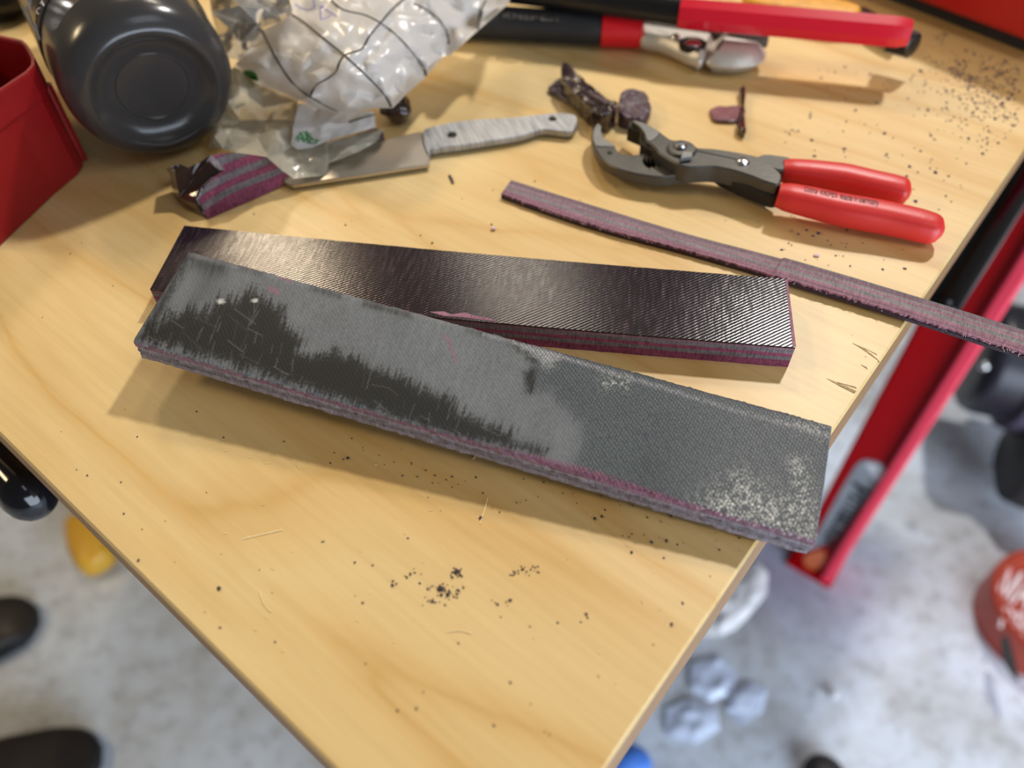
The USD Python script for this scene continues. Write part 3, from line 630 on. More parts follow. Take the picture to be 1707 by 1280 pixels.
rv = np.array([onface(*p) for p in rb]); rn = len(rb); bk = (pnrm if pnrm @ (CP - b0) < 0 else -pnrm)
fr_ = rv.copy(); 
for i in range(7, 15): fr_[i] = rv[i] + bk * .010
fr_[:, 2] = np.maximum(fr_[:, 2], BZ + .0003); bb = fr_ + bk * .012; bb[:, 2] = np.maximum(bb[:, 2], BZ + .0003)
e2 = np.stack([(rv - b0) @ ed, (rv - b0) @ upn], 1); tt = tri2d([e2])
Fc = [list(t) for t in tt] + [[a + rn for a in t[::-1]] for t in tt]
for i in range(rn): j = (i + 1) % rn; Fc += [[i, i + rn, j + rn], [i, j + rn, j]]
rm = trimesh.Trimesh(np.vstack([fr_, bb]), np.array(Fc), process=True); rm = rm.subdivide().subdivide()
rm.vertices[:, 2] += 0; nzz = (meshkit.fbm(rm.vertices * 260, 3, 4) - .5) * .0022; rm.vertices += rm.vertex_normals * nzz[:, None] * .6
rm.vertices[:, 2] = np.maximum(rm.vertices[:, 2], BZ + .0002)
obj('resin_end', rm, 'resin', blk, 'glossy dark brown resin end', smooth=40)
tpl = [(352, 259), (366, 272), (374, 284), (366, 284), (357, 277), (346, 266)]
obj('torn_rim', slab3(Polygon(np.array([[(onface(*p) - b0) @ ed, (onface(*p) - b0) @ upn] for p in tpl])).buffer(0), -.0008, .002), 'layer_dusty', blk, 'torn pale rim', smooth=False)

# ------------------------------------------------------------------ plastic sheets
class Sheet:
    def __init__(s, pts, amp=.001, freq=.03, seed=0, smooth=False):
        s.p = np.array(pts, float); s.tri = Delaunay(s.p[:, :2]); s.I = (CloughTocher2DInterpolator if smooth else LinearNDInterpolator)(s.tri, s.p[:, 2]); s.amp, s.freq, s.seed = amp, freq, seed
    def z(s, x, y):
        x, y = np.asarray(x, float), np.asarray(y, float); z = s.I(x, y)
        if np.any(np.isnan(z)):
            d = np.hypot(s.p[:, 0] - x[..., None], s.p[:, 1] - y[..., None]); z = np.where(np.isnan(z), s.p[d.argmin(-1), 2], z)
        n = 1 - 2 * np.abs(meshkit.fbm(np.stack([x * s.freq, y * s.freq, x * 0], -1), 3, s.seed) - .5) * 2
        return np.maximum(z + s.amp * (n - .5), .0004)
    def at(s, x, y, lift=0):
        z = s.z(np.atleast_1d(x), np.atleast_1d(y))
        P = np.array([at(a, b, c) for a, b, c in zip(np.atleast_1d(x), np.atleast_1d(y), z)])
        d = CP - P; d /= np.linalg.norm(d, axis=1, keepdims=True); return P + d * lift
    def mesh(s, outline, sub=4, thick=.00015):
        g = Polygon(outline).buffer(0); t = s.tri.simplices; cen = s.p[t][:, :, :2].mean(1)
        t = t[[g.contains(Point(*c)) for c in cen]]
        m_ = trimesh.Trimesh(np.column_stack([s.p[:, :2], np.zeros(len(s.p))]), t, process=False)
        for _ in range(sub): m_ = m_.subdivide()
        m_.merge_vertices(); v = s.at(m_.vertices[:, 0], m_.vertices[:, 1]); f = m_.faces
        # thin closed film
        ms = trimesh.Trimesh(v, f, process=False)
        if (ms.face_normals * (CP - ms.triangles_center)).sum(1).mean() < 0: f = f[:, ::-1]
        lo = v - (CP - v) / np.linalg.norm(CP - v, axis=1, keepdims=True) * thick; e = np.sort(trimesh.Trimesh(v, f, process=False).edges, axis=1); n = len(v)
        ed_ = trimesh.Trimesh(v, f, process=False).edges; u, c = np.unique(e, axis=0, return_counts=True); bs = {tuple(x) for x in u[c == 1]}
        sd = []
        for a, b in ed_:
            if (min(a, b), max(a, b)) in bs: sd += [[a, a + n, b + n], [a, b + n, b]]
        return trimesh.Trimesh(np.vstack([v, lo]), np.vstack([f, f[:, ::-1] + n, np.array(sd)]), process=False)
    def line(s, pts, r=.0006, lift=.0002, n=60):
        q = spline(pts, n); P = s.at(q[:, 0], q[:, 1], lift); return sweep(P, r, r * .35, 6)
    def patch(s, px, lift=.0002):
        q = smooth_ring(px, 1); P = s.at(q[:, 0], q[:, 1], lift); t = tri2d([q]); n = len(P)
        lo = P - (CP - P) / np.linalg.norm(CP - P, axis=1, keepdims=True) * .0002
        Fc = [list(x) for x in t] + [[a + n for a in x[::-1]] for x in t]
        for i in range(n): Fc += [[i, i + n, (i + 1) % n + n], [i, (i + 1) % n + n, (i + 1) % n]]
        return trimesh.Trimesh(np.vstack([P, lo]), np.array(Fc), process=False)
c2 = lambda L: [(350 + x / 3.414, y / 3.414) for x, y in L]
bag = thing('plastic_bag', 'crumpled white plastic bag printed with thin black crossing lines and a green leaf', 'bag', at(600, 170))
ol = [(437, 50), (468, 36), (488, 22), (478, -40), (560, -90), (700, -110), (880, -60), (852, -6), (848, 6), (798, 50), (762, 82), (750, 92), (738, 94), (710, 128), (678, 156), (655, 180), (628, 180), (600, 184), (567, 188), (530, 180), (496, 167), (462, 152), (435, 142), (410, 124), (392, 108), (412, 80)]
zo = [.034, .040, .044, .052, .054, .054, .046, .040, .038, .030, .026, .022, .022, .020, .017, .016, .017, .016, .014, .014, .014, .014, .014, .016, .020, .026]
gol = Polygon(ol); rgb_ = np.random.default_rng(4); inner = []
for gy in range(-80, 180, 17):
    for gx in range(390, 870, 19):
        q_ = Point(gx + rgb_.uniform(-6, 6), gy + rgb_.uniform(-5, 5))
        if gol.contains(q_) and q_.distance(gol.exterior) > 8:
            de = q_.distance(gol.exterior) if q_.y > 0 else 60
            lowd = max(0, min((x_ - q_.x) ** 2 + (y_ - q_.y) ** 2 for x_, y_ in ol[8:])) ** .5
            inner.append((q_.x, q_.y, .018 + .034 * (1 - math.exp(-lowd / 70)) + rgb_.normal(0, .0006)))
S1 = Sheet([(x, y, z) for (x, y), z in zip(ol, zo)] + inner, .0010, .012, 2, True)
obj('film', S1.mesh(ol, 4), 'white_film', bag, smooth=24)
for L in ([(295, 170), (340, 260), (400, 370), (480, 480), (570, 550), (730, 635)], [(470, 85), (540, 130), (600, 180), (760, 310), (900, 440), (1000, 550), (1030, 608)], [(690, 0), (760, 55), (880, 85), (970, 130), (1060, 200), (1160, 310), (1225, 410), (1228, 432)],
          [(1160, 20), (1240, 60), (1310, 120), (1345, 180), (1358, 250)], [(1570, 0), (1540, 70), (1528, 165)], [(1110, -10), (1040, 50), (970, 130), (910, 200), (860, 280), (800, 300), (765, 315), (740, 350), (715, 410), (680, 440), (600, 490), (572, 545)]):
    obj('printed_line', S1.line(c2(L)), 'print_black', bag, 'black printed line')
for L in ([(590, 0), (594, 40), (560, 56), (520, 46), (484, 22)], [(650, 30), (628, 58), (634, 110), (690, 84)], [(625, 32), (665, 58), (720, 92)]):
    obj('pen_mark', S1.line(c2(L), .00030), 'pen_blue', bag, 'blue pen scribble')
obj('leaf_print', S1.patch(c2([(180, 420), (195, 402), (235, 398), (265, 420), (278, 468), (225, 445)])), 'print_green', bag, 'green printed leaf')
obj('leaf_print', S1.patch(c2([(150, 402), (168, 402), (182, 428), (165, 420)])), 'print_green', bag, 'green printed leaf')
# milky flap over the blade
ol2 = [(498, 172), (530, 176), (567, 186), (600, 184), (624, 186), (626, 212), (590, 222), (546, 235), (520, 246), (496, 249), (485, 242), (488, 215)]
S2 = Sheet([(x, y, z) for (x, y), z in zip(ol2, [.016, .014, .013, .013, .012, .008, .008, .008, .008, .009, .010, .014])] + [(540, 205, .013), (575, 205, .011), (515, 215, .012), (600, 200, .012)], .001, .02, 5)
obj('flap', S2.mesh(ol2, 4), 'white_film', bag, 'white lower flap')
obj('printed_line', S2.line(c2([(790, 695), (860, 672), (935, 652)])), 'print_black', bag, 'black printed line')
for L in ([(490, 795), (520, 760), (560, 750)], [(495, 775), (530, 790), (570, 775)], [(500, 805), (540, 770), (575, 760)], [(520, 800), (570, 795), (630, 800)], [(545, 810), (600, 815), (610, 800)], [(510, 752), (525, 775), (535, 808)], [(550, 745), (550, 780), (575, 815)], [(530, 748), (560, 770), (580, 790)]):
    obj('leaf_print', S2.line(c2(L), .0004), 'print_green', bag, 'green printed sprig stroke')
# see-through wrap below and beside it
wr = thing('plastic_wrap', 'clear crinkled plastic wrap spread from the bottle over the knife tip', 'plastic wrap', at(430, 220))
ol3 = [(366, 128), (392, 110), (435, 142), (496, 168), (500, 200), (486, 244), (548, 236), (640, 214), (628, 236), (600, 252), (548, 272), (545, 292), (490, 298), (470, 284), (445, 262), (420, 258), (392, 254), (372, 248), (350, 246), (352, 220), (362, 180), (360, 150)]
z3 = [.016, .019, .013, .013, .010, .008, .007, .006, .006, .006, .006, .005, .006, .010, .018, .022, .024, .016, .008, .008, .012, .016]
S3 = Sheet([(x, y, z) for (x, y), z in zip(ol3, z3)] + [(400, 150, .022), (440, 180, .012), (400, 200, .006), (430, 230, .010), (460, 220, .016), (470, 255, .008), (520, 265, .008), (580, 245, .010), (380, 225, .007), (450, 200, .007), (500, 275, .007), (380, 170, .018)], .002, .018, 8)
obj('film', S3.mesh(ol3, 4), 'milky_film', wr, smooth=24)
ol4 = [(352, 20), (345, -40), (470, -40), (490, 22), (470, 36), (440, 46), (425, 68), (400, 100), (372, 96), (362, 60)]
S4 = Sheet([(x, y, z) for (x, y), z in zip(ol4, [.036, .05, .06, .044, .038, .034, .03, .022, .024, .03])] + [(400, 10, .060), (430, 40, .046), (385, 50, .052), (400, 70, .03), (440, 15, .052), (395, 36, .036), (415, -10, .05), (460, 5, .046)], .003, .02, 9)
cb = single('plastic_bag', S4.mesh(ol4, 4), 'clear_film', 'clear crinkled plastic bag beside the bottle, touching the white bag', 'bag', smooth=24)

# ------------------------------------------------------------------ smoky bottle lying on its side
bR = .0362
ba = math.radians(-30); bd = np.array([math.sin(ba), math.cos(ba), .13]); bd /= np.linalg.norm(bd)
bo = at(262, 156, .0362)
bt = thing('bottle', 'grey smoky plastic bottle lying on its side with its round base facing out', 'bottle', (bo[0], bo[1], BZ))
kb = bR / .0405
prof = [(0, .0062), (.0165, .0060), (.0170, .0054), (.0176, .0060), (.0228, .0056), (.0268, .0025), (.0285, .0005), (.0300, .0), (.0325, .0006), (.0360, .0030), (.0386, .0070), (.0400, .012), (bR, .02), (bR, .15), (.036, .165), (.02, .18), (.02, .195), (0, .195)]
prof = [(r * (kb if r != bR else 1), z * kb) for r, z in prof]
obj('body', lathe(prof, bo, bd, 72), 'smoky_plastic', bt, smooth=35)
inn = [(0, .0085), (.024, .0082), (.030, .005), (.035, .007), (.0375, .010), (.0385, .016), (.0385, .030), (.034, .034), (0, .037)]
inn = [(r * kb, z * kb) for r, z in inn]
obj('contents', lathe(inn, bo, bd, 48), 'smoke_inner', bt, 'dark contents settled at the base')
obj('label', lathe([(bR + .0001, .047), (bR + .0006, .0475), (bR + .0006, .14), (bR + .0001, .141), (bR - .0004, .14), (bR - .0004, .048)], bo, bd, 72), 'label_black', bt, 'black wrap-round label')
obj('label_band', lathe([(bR + .0001, .040), (bR + .0007, .0405), (bR + .0007, .0455), (bR + .0001, .046)], bo, bd, 72), 'print_black', bt, 'dark label border')
def on_bottle(px, py, lift=.0009):
    d = CR * (px - W / 2) / F - CU * (py - H / 2) / F + _f
    oc = CP - bo; a_ = d - bd * (d @ bd); b_ = oc - bd * (oc @ bd); r = bR + lift
    A2, B2, C2 = a_ @ a_, 2 * a_ @ b_, b_ @ b_ - r * r; disc = B2 * B2 - 4 * A2 * C2
    t = (-B2 - math.sqrt(max(disc, 0))) / (2 * A2); return CP + d * t
for g in ([(66, 13), (62, 16), (61, 20), (64, 23)], [(70, 1), (67, 6), (72, 5), (69, 3), (73, 9)]):
    obj('label_letter', sweep(np.array([on_bottle(*p) for p in g]), .0003, .0002, 6), 'white_text', bt, 'white label letter')
for g in ([(44, 0), (49, 8), (51, 16)], [(50, 0), (51, 8)], [(36, 10), (46, 28), (52, 40)], [(42, 10), (50, 34), (58, 50)], [(58, 38), (62, 52), (66, 66)]):
    obj('label_pattern', sweep(np.array([on_bottle(*p) for p in g]), .0003, .0002, 6), 'sticker_grey', bt, 'pale printed stroke')

# ------------------------------------------------------------------ red bin at the left
hz = .05
bn = thing('parts_bin', 'red plastic parts bin at the left edge of the bench', 'bin', at(20, 250))
tp = [(-130, 250), (0, 152), (48, 120), (58, 108), (58, 96), (46, 74), (37, 66), (0, 58), (-130, 30)]
TPo = np.array([at(*p, hz) for p in tp]); cen = TPo[:, :2].mean(0)
def ringz(k, z): return np.column_stack([cen + (TPo[:, :2] - cen) * k, np.full(len(tp), z)])
def loft(rings, caps=True):
    n = len(rings[0]); V = np.vstack(rings); Fc = []
    for l in range(len(rings) - 1):
        for i in range(n): a, c = l * n + i, l * n + (i + 1) % n; Fc += [[a, c, c + n], [a, c + n, a + n]]
    if not caps:
        b_ = (len(rings) - 1) * n
        for i in range(n): a, c = b_ + i, b_ + (i + 1) % n; Fc += [[a, c, (i + 1) % n], [a, (i + 1) % n, i]]
        ms = trimesh.Trimesh(V, np.array(Fc), process=False); ms.fix_normals(); return ms
    t = tri2d([rings[0][:, :2]]); Fc = np.array(Fc); t2_ = tri2d([rings[-1][:, :2]])
    ms = trimesh.Trimesh(V, np.vstack([Fc, t[:, ::-1], t2_ + (len(rings) - 1) * n]), process=False); ms.fix_normals(); return ms
B0 = BZ + .0005
obj('body', loft([ringz(.93, B0), ringz(.945, BZ + hz - .012), ringz(.945, BZ + hz - .002), ringz(.88, BZ + hz - .002), ringz(.86, BZ + .016)]), 'bin_red', bn, smooth=False)
obj('rim', loft([ringz(.94, BZ + hz - .013), ringz(1.0, BZ + hz - .012), ringz(1.0, BZ + hz - .001), ringz(.985, BZ + hz), ringz(.90, BZ + hz), ringz(.88, BZ + hz - .001), ringz(.88, BZ + hz - .013)], False), 'bin_red', bn, smooth=False)
rq0 = cen + (TPo[3, :2] - cen) * .935; rd = (TPo[2, :2] - TPo[3, :2]); rd /= np.linalg.norm(rd)
obj('rib', sweep([np.r_[cen + (TPo[4, :2] - cen) * .94, B0], np.r_[cen + (TPo[4, :2] - cen) * .945, BZ + hz - .012]], .0022, .0022, 8, upv=(1, 0, 0)), 'bin_red', bn)

# ------------------------------------------------------------------ long-handled tools at the back
ct = thing('cutting_pliers', 'black gripped pliers with a red collar and a rounded silver head', 'pliers', at(1080, 60))
hz_ = .0095
def rod(pts, r, z, n=24, **kw):
    p = spline(pts, n); return sweep(np.array([at(x, y, z) for x, y in p]), r, **kw)
obj('handle', rod([(640, 24), (760, 34), (880, 41), (1006, 49)], np.r_[.0070, np.full(22, .0088), .0082], hz_, 24, sides=20), 'rubber_black', ct, 'black rubber grip', smooth=50)
obj('collar', rod([(1003, 49), (1036, 50), (1069, 51)], np.full(24, .0091), hz_, 24, sides=20), 'ring_red', ct, 'red collar', smooth=50)
tm_ = meshkit.text_mesh('KNIPEX', 1.0, .02, True); v_ = tm_.vertices
P_ = np.array([at(836 + 96 * a / v_[:, 0].max() - .6 * b, 31 + 5 * a / v_[:, 0].max() - 9 * b, hz_ + .0086) for a, b, c in v_]); P_[:, 2] += v_[:, 2] * .02
obj('lettering', trimesh.Trimesh(P_, tm_.faces, process=False), 'frame_grey', ct, 'faint grey lettering on the grip', smooth=False)
c3 = lambda L: [(800 + x / 3.414, y / 3.414) for x, y in L]
obj('neck', plate(c3([(905, 112), (1000, 128), (1060, 140), (1160, 150), (1260, 158), (1345, 168), (1335, 215), (1290, 290), (1262, 322), (1180, 285), (1080, 238), (1000, 208), (905, 192)]), .0025, .0120, .003, 2), 'satin_silver', ct, smooth=50)
obj('head', plate(c3([(1345, 172), (1440, 186), (1560, 205), (1640, 225), (1645, 255), (1625, 285), (1580, 305), (1480, 318), (1360, 312), (1290, 296), (1312, 235), (1325, 190)]), .0006, .0132, .0056, 2), 'satin_silver', ct, 'rounded satin silver head', smooth=60)
obj('upper_link', plate(c3([(925, 108), (1090, 122), (1240, 150), (1420, 165), (1640, 180), (1650, 215), (1400, 195), (1150, 160), (930, 130)]), .006, .0128, .001, 1), 'plier_steel', ct, smooth=40)
for (x, y, r, zz_) in ((1210, 250, .0046, .0118), (1192, 165, .0036, .0110), (1113, 215, .0024, .0118), (1400, 184, .0024, .0124)):
    px_, py_ = 800 + x / 3.414, y / 3.414
    obj('pivot_pin', lathe([(0, -.003), (r, -.003), (r, .0006), (r * .75, .0016), (r * .3, .0022), (0, .0023)], at(px_, py_, zz_), (0, 0, 1), 24), 'chrome', ct, 'bright pivot pin')
obj('pin_seat', lathe([(.0052, -.002), (.0072, -.002), (.0072, .0006), (.0066, .0009), (.0052, .0006)], at(800 + 1210 / 3.414, 250 / 3.414, .0120), (0, 0, 1), 28), 'plier_dark', ct)
tb = thing('hand_tool', 'glossy red faceted tool shaft with a black sleeve, lying across the silver pliers head', 'tool', at(1330, 40))
zt = .0252
obj('sleeve', rod([(780, -27), (950, -6), (1137, 20)], np.full(24, .0074), zt, 24, sides=20), 'plastic_black', tb, 'black sleeve', smooth=50)
obj('shaft', rod([(1132, 22), (1300, 36), (1515, 55)], np.r_[.0074, np.full(21, .0078), .0076, .0066], zt, 24, sides=8), 'gloss_red', tb, 'glossy red faceted shaft', smooth=20)
obj('end_plug', rod([(1480, 66), (1500, 70), (1519, 75), (1524, 77)], np.r_[np.full(22, .0066), .0064, .0050], zt - .0085, 24, sides=10), 'plastic_black', tb, 'black end plug', smooth=30)
yk = thing('scraper', 'orange yellow hand tool with a black end behind the red shaft', 'tool', at(1350, 5))
obj('handle', plate([(1235, -16), (1300, -28), (1440, 6), (1432, 20), (1395, 20), (1340, 12), (1250, 2)], .004, .014, .002, 2), 'tool_yellow', yk, smooth=50)
obj('black_end', plate([(1425, 14), (1440, 8), (1490, 36), (1505, 62), (1470, 45)], .002, .011, .0012, 1), 'plastic_black', yk, 'black end', smooth=40)

# ------------------------------------------------------------------ resin scraps
c8 = lambda L: [(880 + x / 4.2675, 80 + y / 4.2675) for x, y in L]
def crumple(L, z0, z1, amp, seed, sub=3, bev=.0008):
    ms = plate(c8(L), z0, z1, bev, 1); ms = trimesh.Trimesh(ms.vertices, ms.faces, process=True)
    for _ in range(sub): ms = ms.subdivide()
    k = meshkit.fbm(ms.vertices * 230, 3, seed) - .5
    ms.vertices[:, 2] += k * amp * 2; ms.vertices[:, :2] += np.stack([meshkit.fbm(ms.vertices * 330 + 5, 2, seed + 1) - .5, meshkit.fbm(ms.vertices * 330 + 9, 2, seed + 2) - .5], 1) * amp
    ms.vertices[:, 2] = np.maximum(ms.vertices[:, 2], BZ + .0002); return ms
sc = thing('resin_scrap', 'long dark wine coloured resin scrap, shiny and curled, above the pliers jaws', 'scrap', at(990, 150))
obj('curled_wall', crumple([(235, 100), (285, 95), (330, 150), (400, 215), (480, 290), (590, 370), (640, 375), (620, 440), (540, 470), (470, 430), (400, 370), (330, 300), (270, 250), (240, 200)], .0004, .011, .0016, 3), 'resin_purple', sc, smooth=40)
obj('thin_skirt', crumple([(130, 280), (200, 225), (245, 200), (340, 310), (470, 440), (580, 470), (520, 515), (490, 520), (340, 420), (230, 345)], .0003, .0026, .0008, 6), 'flake_purple', sc, 'paler thin film edge', smooth=40)
obj('glossy_ridge', crumple([(420, 290), (470, 300), (590, 372), (575, 392), (500, 360), (430, 320)], .008, .0125, .0008, 9), 'flake_purple', sc, smooth=40)
single('resin_flake', crumple([(640, 420), (650, 340), (680, 295), (730, 278), (780, 290), (830, 310), (860, 350), (880, 430), (850, 490), (780, 500), (700, 495), (650, 470)], .0003, .0065, .0014, 12), 'flake_purple', 'dusty purple flake of resin touching the end of the long scrap', 'scrap', smooth=40)
ts = thing('resin_scrap', 'small T shaped translucent purple resin scrap, right of the purple flake', 'scrap', at(1225, 185))
obj('crossbar', crumple([(1510, 270), (1550, 262), (1552, 330), (1545, 400), (1550, 480), (1555, 590), (1525, 590), (1490, 560), (1505, 480), (1525, 380), (1515, 300)], .0003, .0042, .001, 14), 'resin_purple', ts, smooth=40)
obj('stem', crumple([(1290, 430), (1350, 405), (1430, 410), (1520, 400), (1510, 500), (1470, 520), (1320, 515), (1300, 470)], .0003, .0018, .0005, 15), 'resin_pale', ts, 'thin mauve stem', smooth=40)
single('resin_lump', blob(at(661, 180, .0075), .0072, 5, .35, 3, (1.05, .9, .95)), 'resin', 'dark glossy resin lump under the tip of the white bag', 'scrap')
pf = c8([(0, 0)])
def crumple_px(px, z0, z1, amp, seed):
    return crumple([((x - 880) * 4.2675, (y - 80) * 4.2675) for x, y in px], z0, z1, amp, seed)
single('resin_flake', crumple_px([(552, 240), (590, 225), (625, 212), (638, 216), (640, 228), (620, 236), (580, 246), (556, 256)], .0004, .0042, .0006, 31), 'flake_purple', 'purple resin sliver under clear wrap beside the blade spine', 'scrap', smooth=40)

# ------------------------------------------------------------------ red cabinet, dark case at the far corners
k0, k1 = at(1520, 0, .010), at(1707, 70, .010)
kd = k1 - k0; ka = math.atan2(kd[1], kd[0])
cb = thing('tool_chest', 'red steel tool chest standing on the back right of the bench', 'tool chest', (k0[0], k0[1], 0), ka)
obj('body', box(-.16, .080, .0, .2, BZ + .010, BZ + .050, .003), 'cabinet_red', cb, world=False)
obj('plinth', box(-.15, .072, .012, .19, BZ + .0003, BZ + .0105, .001), 'rubber_black', cb, 'black plinth', world=False)
obj('lid', box(-.162, .082, -.002, .202, BZ + .0505, BZ + .058, .002), 'cabinet_red', cb, world=False)
single('dark_case', blob(at(-14, -6, .012), .022, 4, .12, 3, (1.2, .8, .55)), 'plastic_black', 'dark rounded case at the far left corner of the bench', 'case')

# ------------------------------------------------------------------ dust and crumbs on the bench
rs = np.random.default_rng(21)
def crumbs(pts, rmin, rmax, z=0.0):
    ms = []
    for (x, y) in pts:
        r = rs.uniform(rmin, rmax) * rs.choice([1, 1, 1, 1.7])
        b = trimesh.creation.icosahedron(); v = b.vertices * rs.uniform(.5, 1.3, (12, 1)) * r * np.array([rs.uniform(.8, 1.5), 1, .5])
        a = rs.uniform(0, 6.3); c, s = math.cos(a), math.sin(a); v = v @ np.array([[c, s, 0], [-s, c, 0], [0, 0, 1]])
        P = at(x, y); v = v + P; v[:, 2] += BZ - v[:, 2].min() + .00002
        ms.append(trimesh.Trimesh(v, b.faces, process=False))
    return cat_(ms)
onb = lambda x, y: y > 195 - (1707 - x) * .3 and y < 195 + (1707 - x) * 1.57
pp = []
while len(pp) < 420:
    x, y = rs.normal(1655, 55), rs.normal(140, 55)
    if x < 1700 and 60 + (x - 1520) * .26 < y and y < 190 + (1707 - x) * 1.4: pp.append((x, y))
while len(pp) < 620:
    x, y = rs.uniform(1300, 1690), rs.uniform(110, 460)
    if y < 170 + (1707 - x) * 1.4: pp.append((x, y))
for cx, cy in ((1595, 124), (1618, 133), (1567, 63), (1664, 126), (1690, 140)):
    pp += [(rs.normal(cx, 5), rs.normal(cy, 4)) for _ in range(12)]
single('sawdust', crumbs(pp, .00018, .00055), 'dust_purple', 'purple sawdust sprinkled over the back right of the bench', 'sawdust', kind='stuff', smooth=False)
cl = []
for cx, cy, sx_, sy_, n in ((762, 955, 7, 4, 30), (735, 985, 12, 6, 50), (760, 990, 7, 4, 14), (860, 955, 5, 3, 10), (885, 950, 9, 5, 14), (690, 958, 14, 6, 8), (830, 1005, 8, 8, 8), (715, 1006, 12, 3, 8), (977, 1027, 2, 2, 6), (968, 1037, 2, 1, 3), (655, 975, 4, 4, 4), (822, 380, 3, 4, 6)):
    cl += [(rs.normal(cx, sx_), rs.normal(cy, sy_)) for _ in range(n)]
for _ in range(230):
    x, y = rs.uniform(60, 1500), rs.uniform(290, 1230)
    if y > x * -1 + 1 and y < 715 + .99 * x and y < 1270 - 1.5 * (x - 1000) and not (200 < x < 1390 and 370 + (x - 200) * .08 < y < 640 + (x - 200) * .26): cl.append((x, y))
for _ in range(60):
    t = rs.uniform(.3, 1); cl.append((250 + 1000 * t + rs.normal(0, 10), 625 + 250 * t + rs.uniform(5, 70)))
single('crumbs', crumbs(cl, .00012, .00036), 'crumb_dark', 'dark grinding crumbs scattered in front of the grey slab', 'crumbs', kind='stuff', smooth=False)
single('shaving', sweep(np.array([at(x, y, .0006) for x, y in spline([(749, 292), (752, 297), (755, 305)], 8)]), .0006, .0003, 6), 'crumb_dark', 'tiny curled dark shaving in front of the knife tang', 'shaving')
single('paint_chip', blob(at(822, 381, .0007), .0009, 3, .4, 2, (1.2, 1, .6)), 'chip_pale', 'pale pink chip between the purple slab and the offcut strip', 'chip')
single('paint_chip', blob(at(1361, 425, .0005), .0010, 6, .4, 2, (1.3, 1, .4)), 'chip_pale', 'pale pink chip between the offcut strip and the red grip', 'chip')
fb = []
for L in ([(470, 883), (440, 890), (405, 898)], [(433, 985), (438, 1003), (452, 1020)], [(795, 752), (792, 760), (788, 765)], [(745, 1053), (765, 1051), (785, 1056)], [(813, 830), (806, 855), (800, 872)]):
    fb.append(sweep(np.array([at(x, y, .0002) for x, y in spline(L, 14)]), .00016, .0001, 5))
for _ in range(40):
    x, y = rs.uniform(300, 1150), rs.uniform(700, 1150); a = rs.uniform(0, 6.3); l = rs.uniform(2, 7)
    if y < 715 + .99 * x - 40 and y < 1250 - 1.5 * (x - 1000) and y > 640 + (x - 200) * .27: fb.append(sweep(np.array([at(x, y, .0002), at(x + l * math.cos(a), y + l * math.sin(a), .0002)]), .0001, .00007, 4))
single('wood_fibres', cat_(fb), 'fibre', 'pale loose wood fibres on the front of the bench', 'fibres', kind='stuff', smooth=False)

# ------------------------------------------------------------------ beside and below the bench, right
FZ = -BZ
pa, pb = at(1318, 932, FZ), at(1384, 970, FZ)
pd_ = pb - pa; pang = math.atan2(pd_[1], pd_[0]); pw = np.linalg.norm(pd_)
post = thing('steel_post', 'red steel upright post with a torn lettered sticker near the floor', 'post', (pa[0], pa[1], 0), pang)
PH = BZ - BT - .001
obj('web', box(0, pw, 0, .006, 0.002, PH, .001), 'post_red', post, world=False)
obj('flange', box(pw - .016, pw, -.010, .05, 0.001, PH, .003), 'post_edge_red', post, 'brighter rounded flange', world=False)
obj('flange', box(0, .006, 0, .05, 0.001, PH, .002), 'post_red', post, world=False)
obj('foot', box(-.004, pw + .004, -.014, .056, 0, .006, .002), 'post_red', post, world=False)
def on_post(px, py, y=-.0008):
    n_ = np.array([-math.sin(pang), math.cos(pang), 0]); p0_ = np.array([pa[0], pa[1], 0]) + n_ * y
    d = CR * (px - W / 2) / F - CU * (py - H / 2) / F + _f; t = ((p0_ - CP) @ n_) / (d @ n_); return CP + d * t
def post_patch(px, y, th=.0006):
    P = np.array([on_post(*p, y) for p in smooth_ring(px, 1)]); e_ = np.array([math.cos(pang), math.sin(pang), 0]); n_ = np.array([-math.sin(pang), math.cos(pang), 0])
    d2_ = np.stack([(P - P[0]) @ e_, P[:, 2]], 1); q_ = prism(d2_, 0, th, .0001); v = q_.vertices
    ms = trimesh.Trimesh(P[0] * [1, 1, 0] + v[:, [0]] * e_ + v[:, [2]] * n_ + np.array([0, 0, 1.]) * v[:, [1]], q_.faces, process=False)
    if ms.volume < 0: ms.invert()
    return ms
obj('sticker', post_patch([(1335, 920), (1385, 905), (1440, 838), (1462, 825), (1458, 800), (1478, 790), (1470, 772), (1440, 765), (1425, 778), (1395, 830), (1362, 890)], -.001), 'sticker_grey', post, 'grey lettered sticker')
obj('sticker_tear', post_patch([(1440, 770), (1474, 778), (1478, 800), (1462, 808), (1452, 790)], -.0016), 'sticker_white', post, 'white torn corner of the sticker')
obj('sticker_end', post_patch([(1340, 925), (1372, 915), (1378, 930), (1362, 952), (1340, 948)], -.0016), 'sticker_orange', post, 'orange end of the sticker')
def post_text(txt, p0, p1, hpx, bold, y=-.0022):
    """letters run from pixel p0 to p1 along the post"""
    tm_ = meshkit.text_mesh(txt, 1.0, .02, bold); v = tm_.vertices; L_ = v[:, 0].max()
    e0, e1 = np.array(p0, float), np.array(p1, float); ax_ = (e1 - e0) / L_; pr = np.array([hpx[0], hpx[1]], float)
    n_ = np.array([-math.sin(pang), math.cos(pang), 0])
    P = np.array([on_post(*(e0 + ax_ * a + pr * b), y) for a, b, c in v]) - n_ * (v[:, [2]] * .02)
    return trimesh.Trimesh(P, tm_.faces, process=False)
obj('lettering', post_text('P', (1424, 800), (1418, 822), (30, 18), True), 'print_black', post, 'large black letter', smooth=False)
obj('lettering', post_text('ITTSBURGH', (1420, 822), (1368, 906), (20, 12), True), 'print_black', post, 'black sticker lettering', smooth=False)

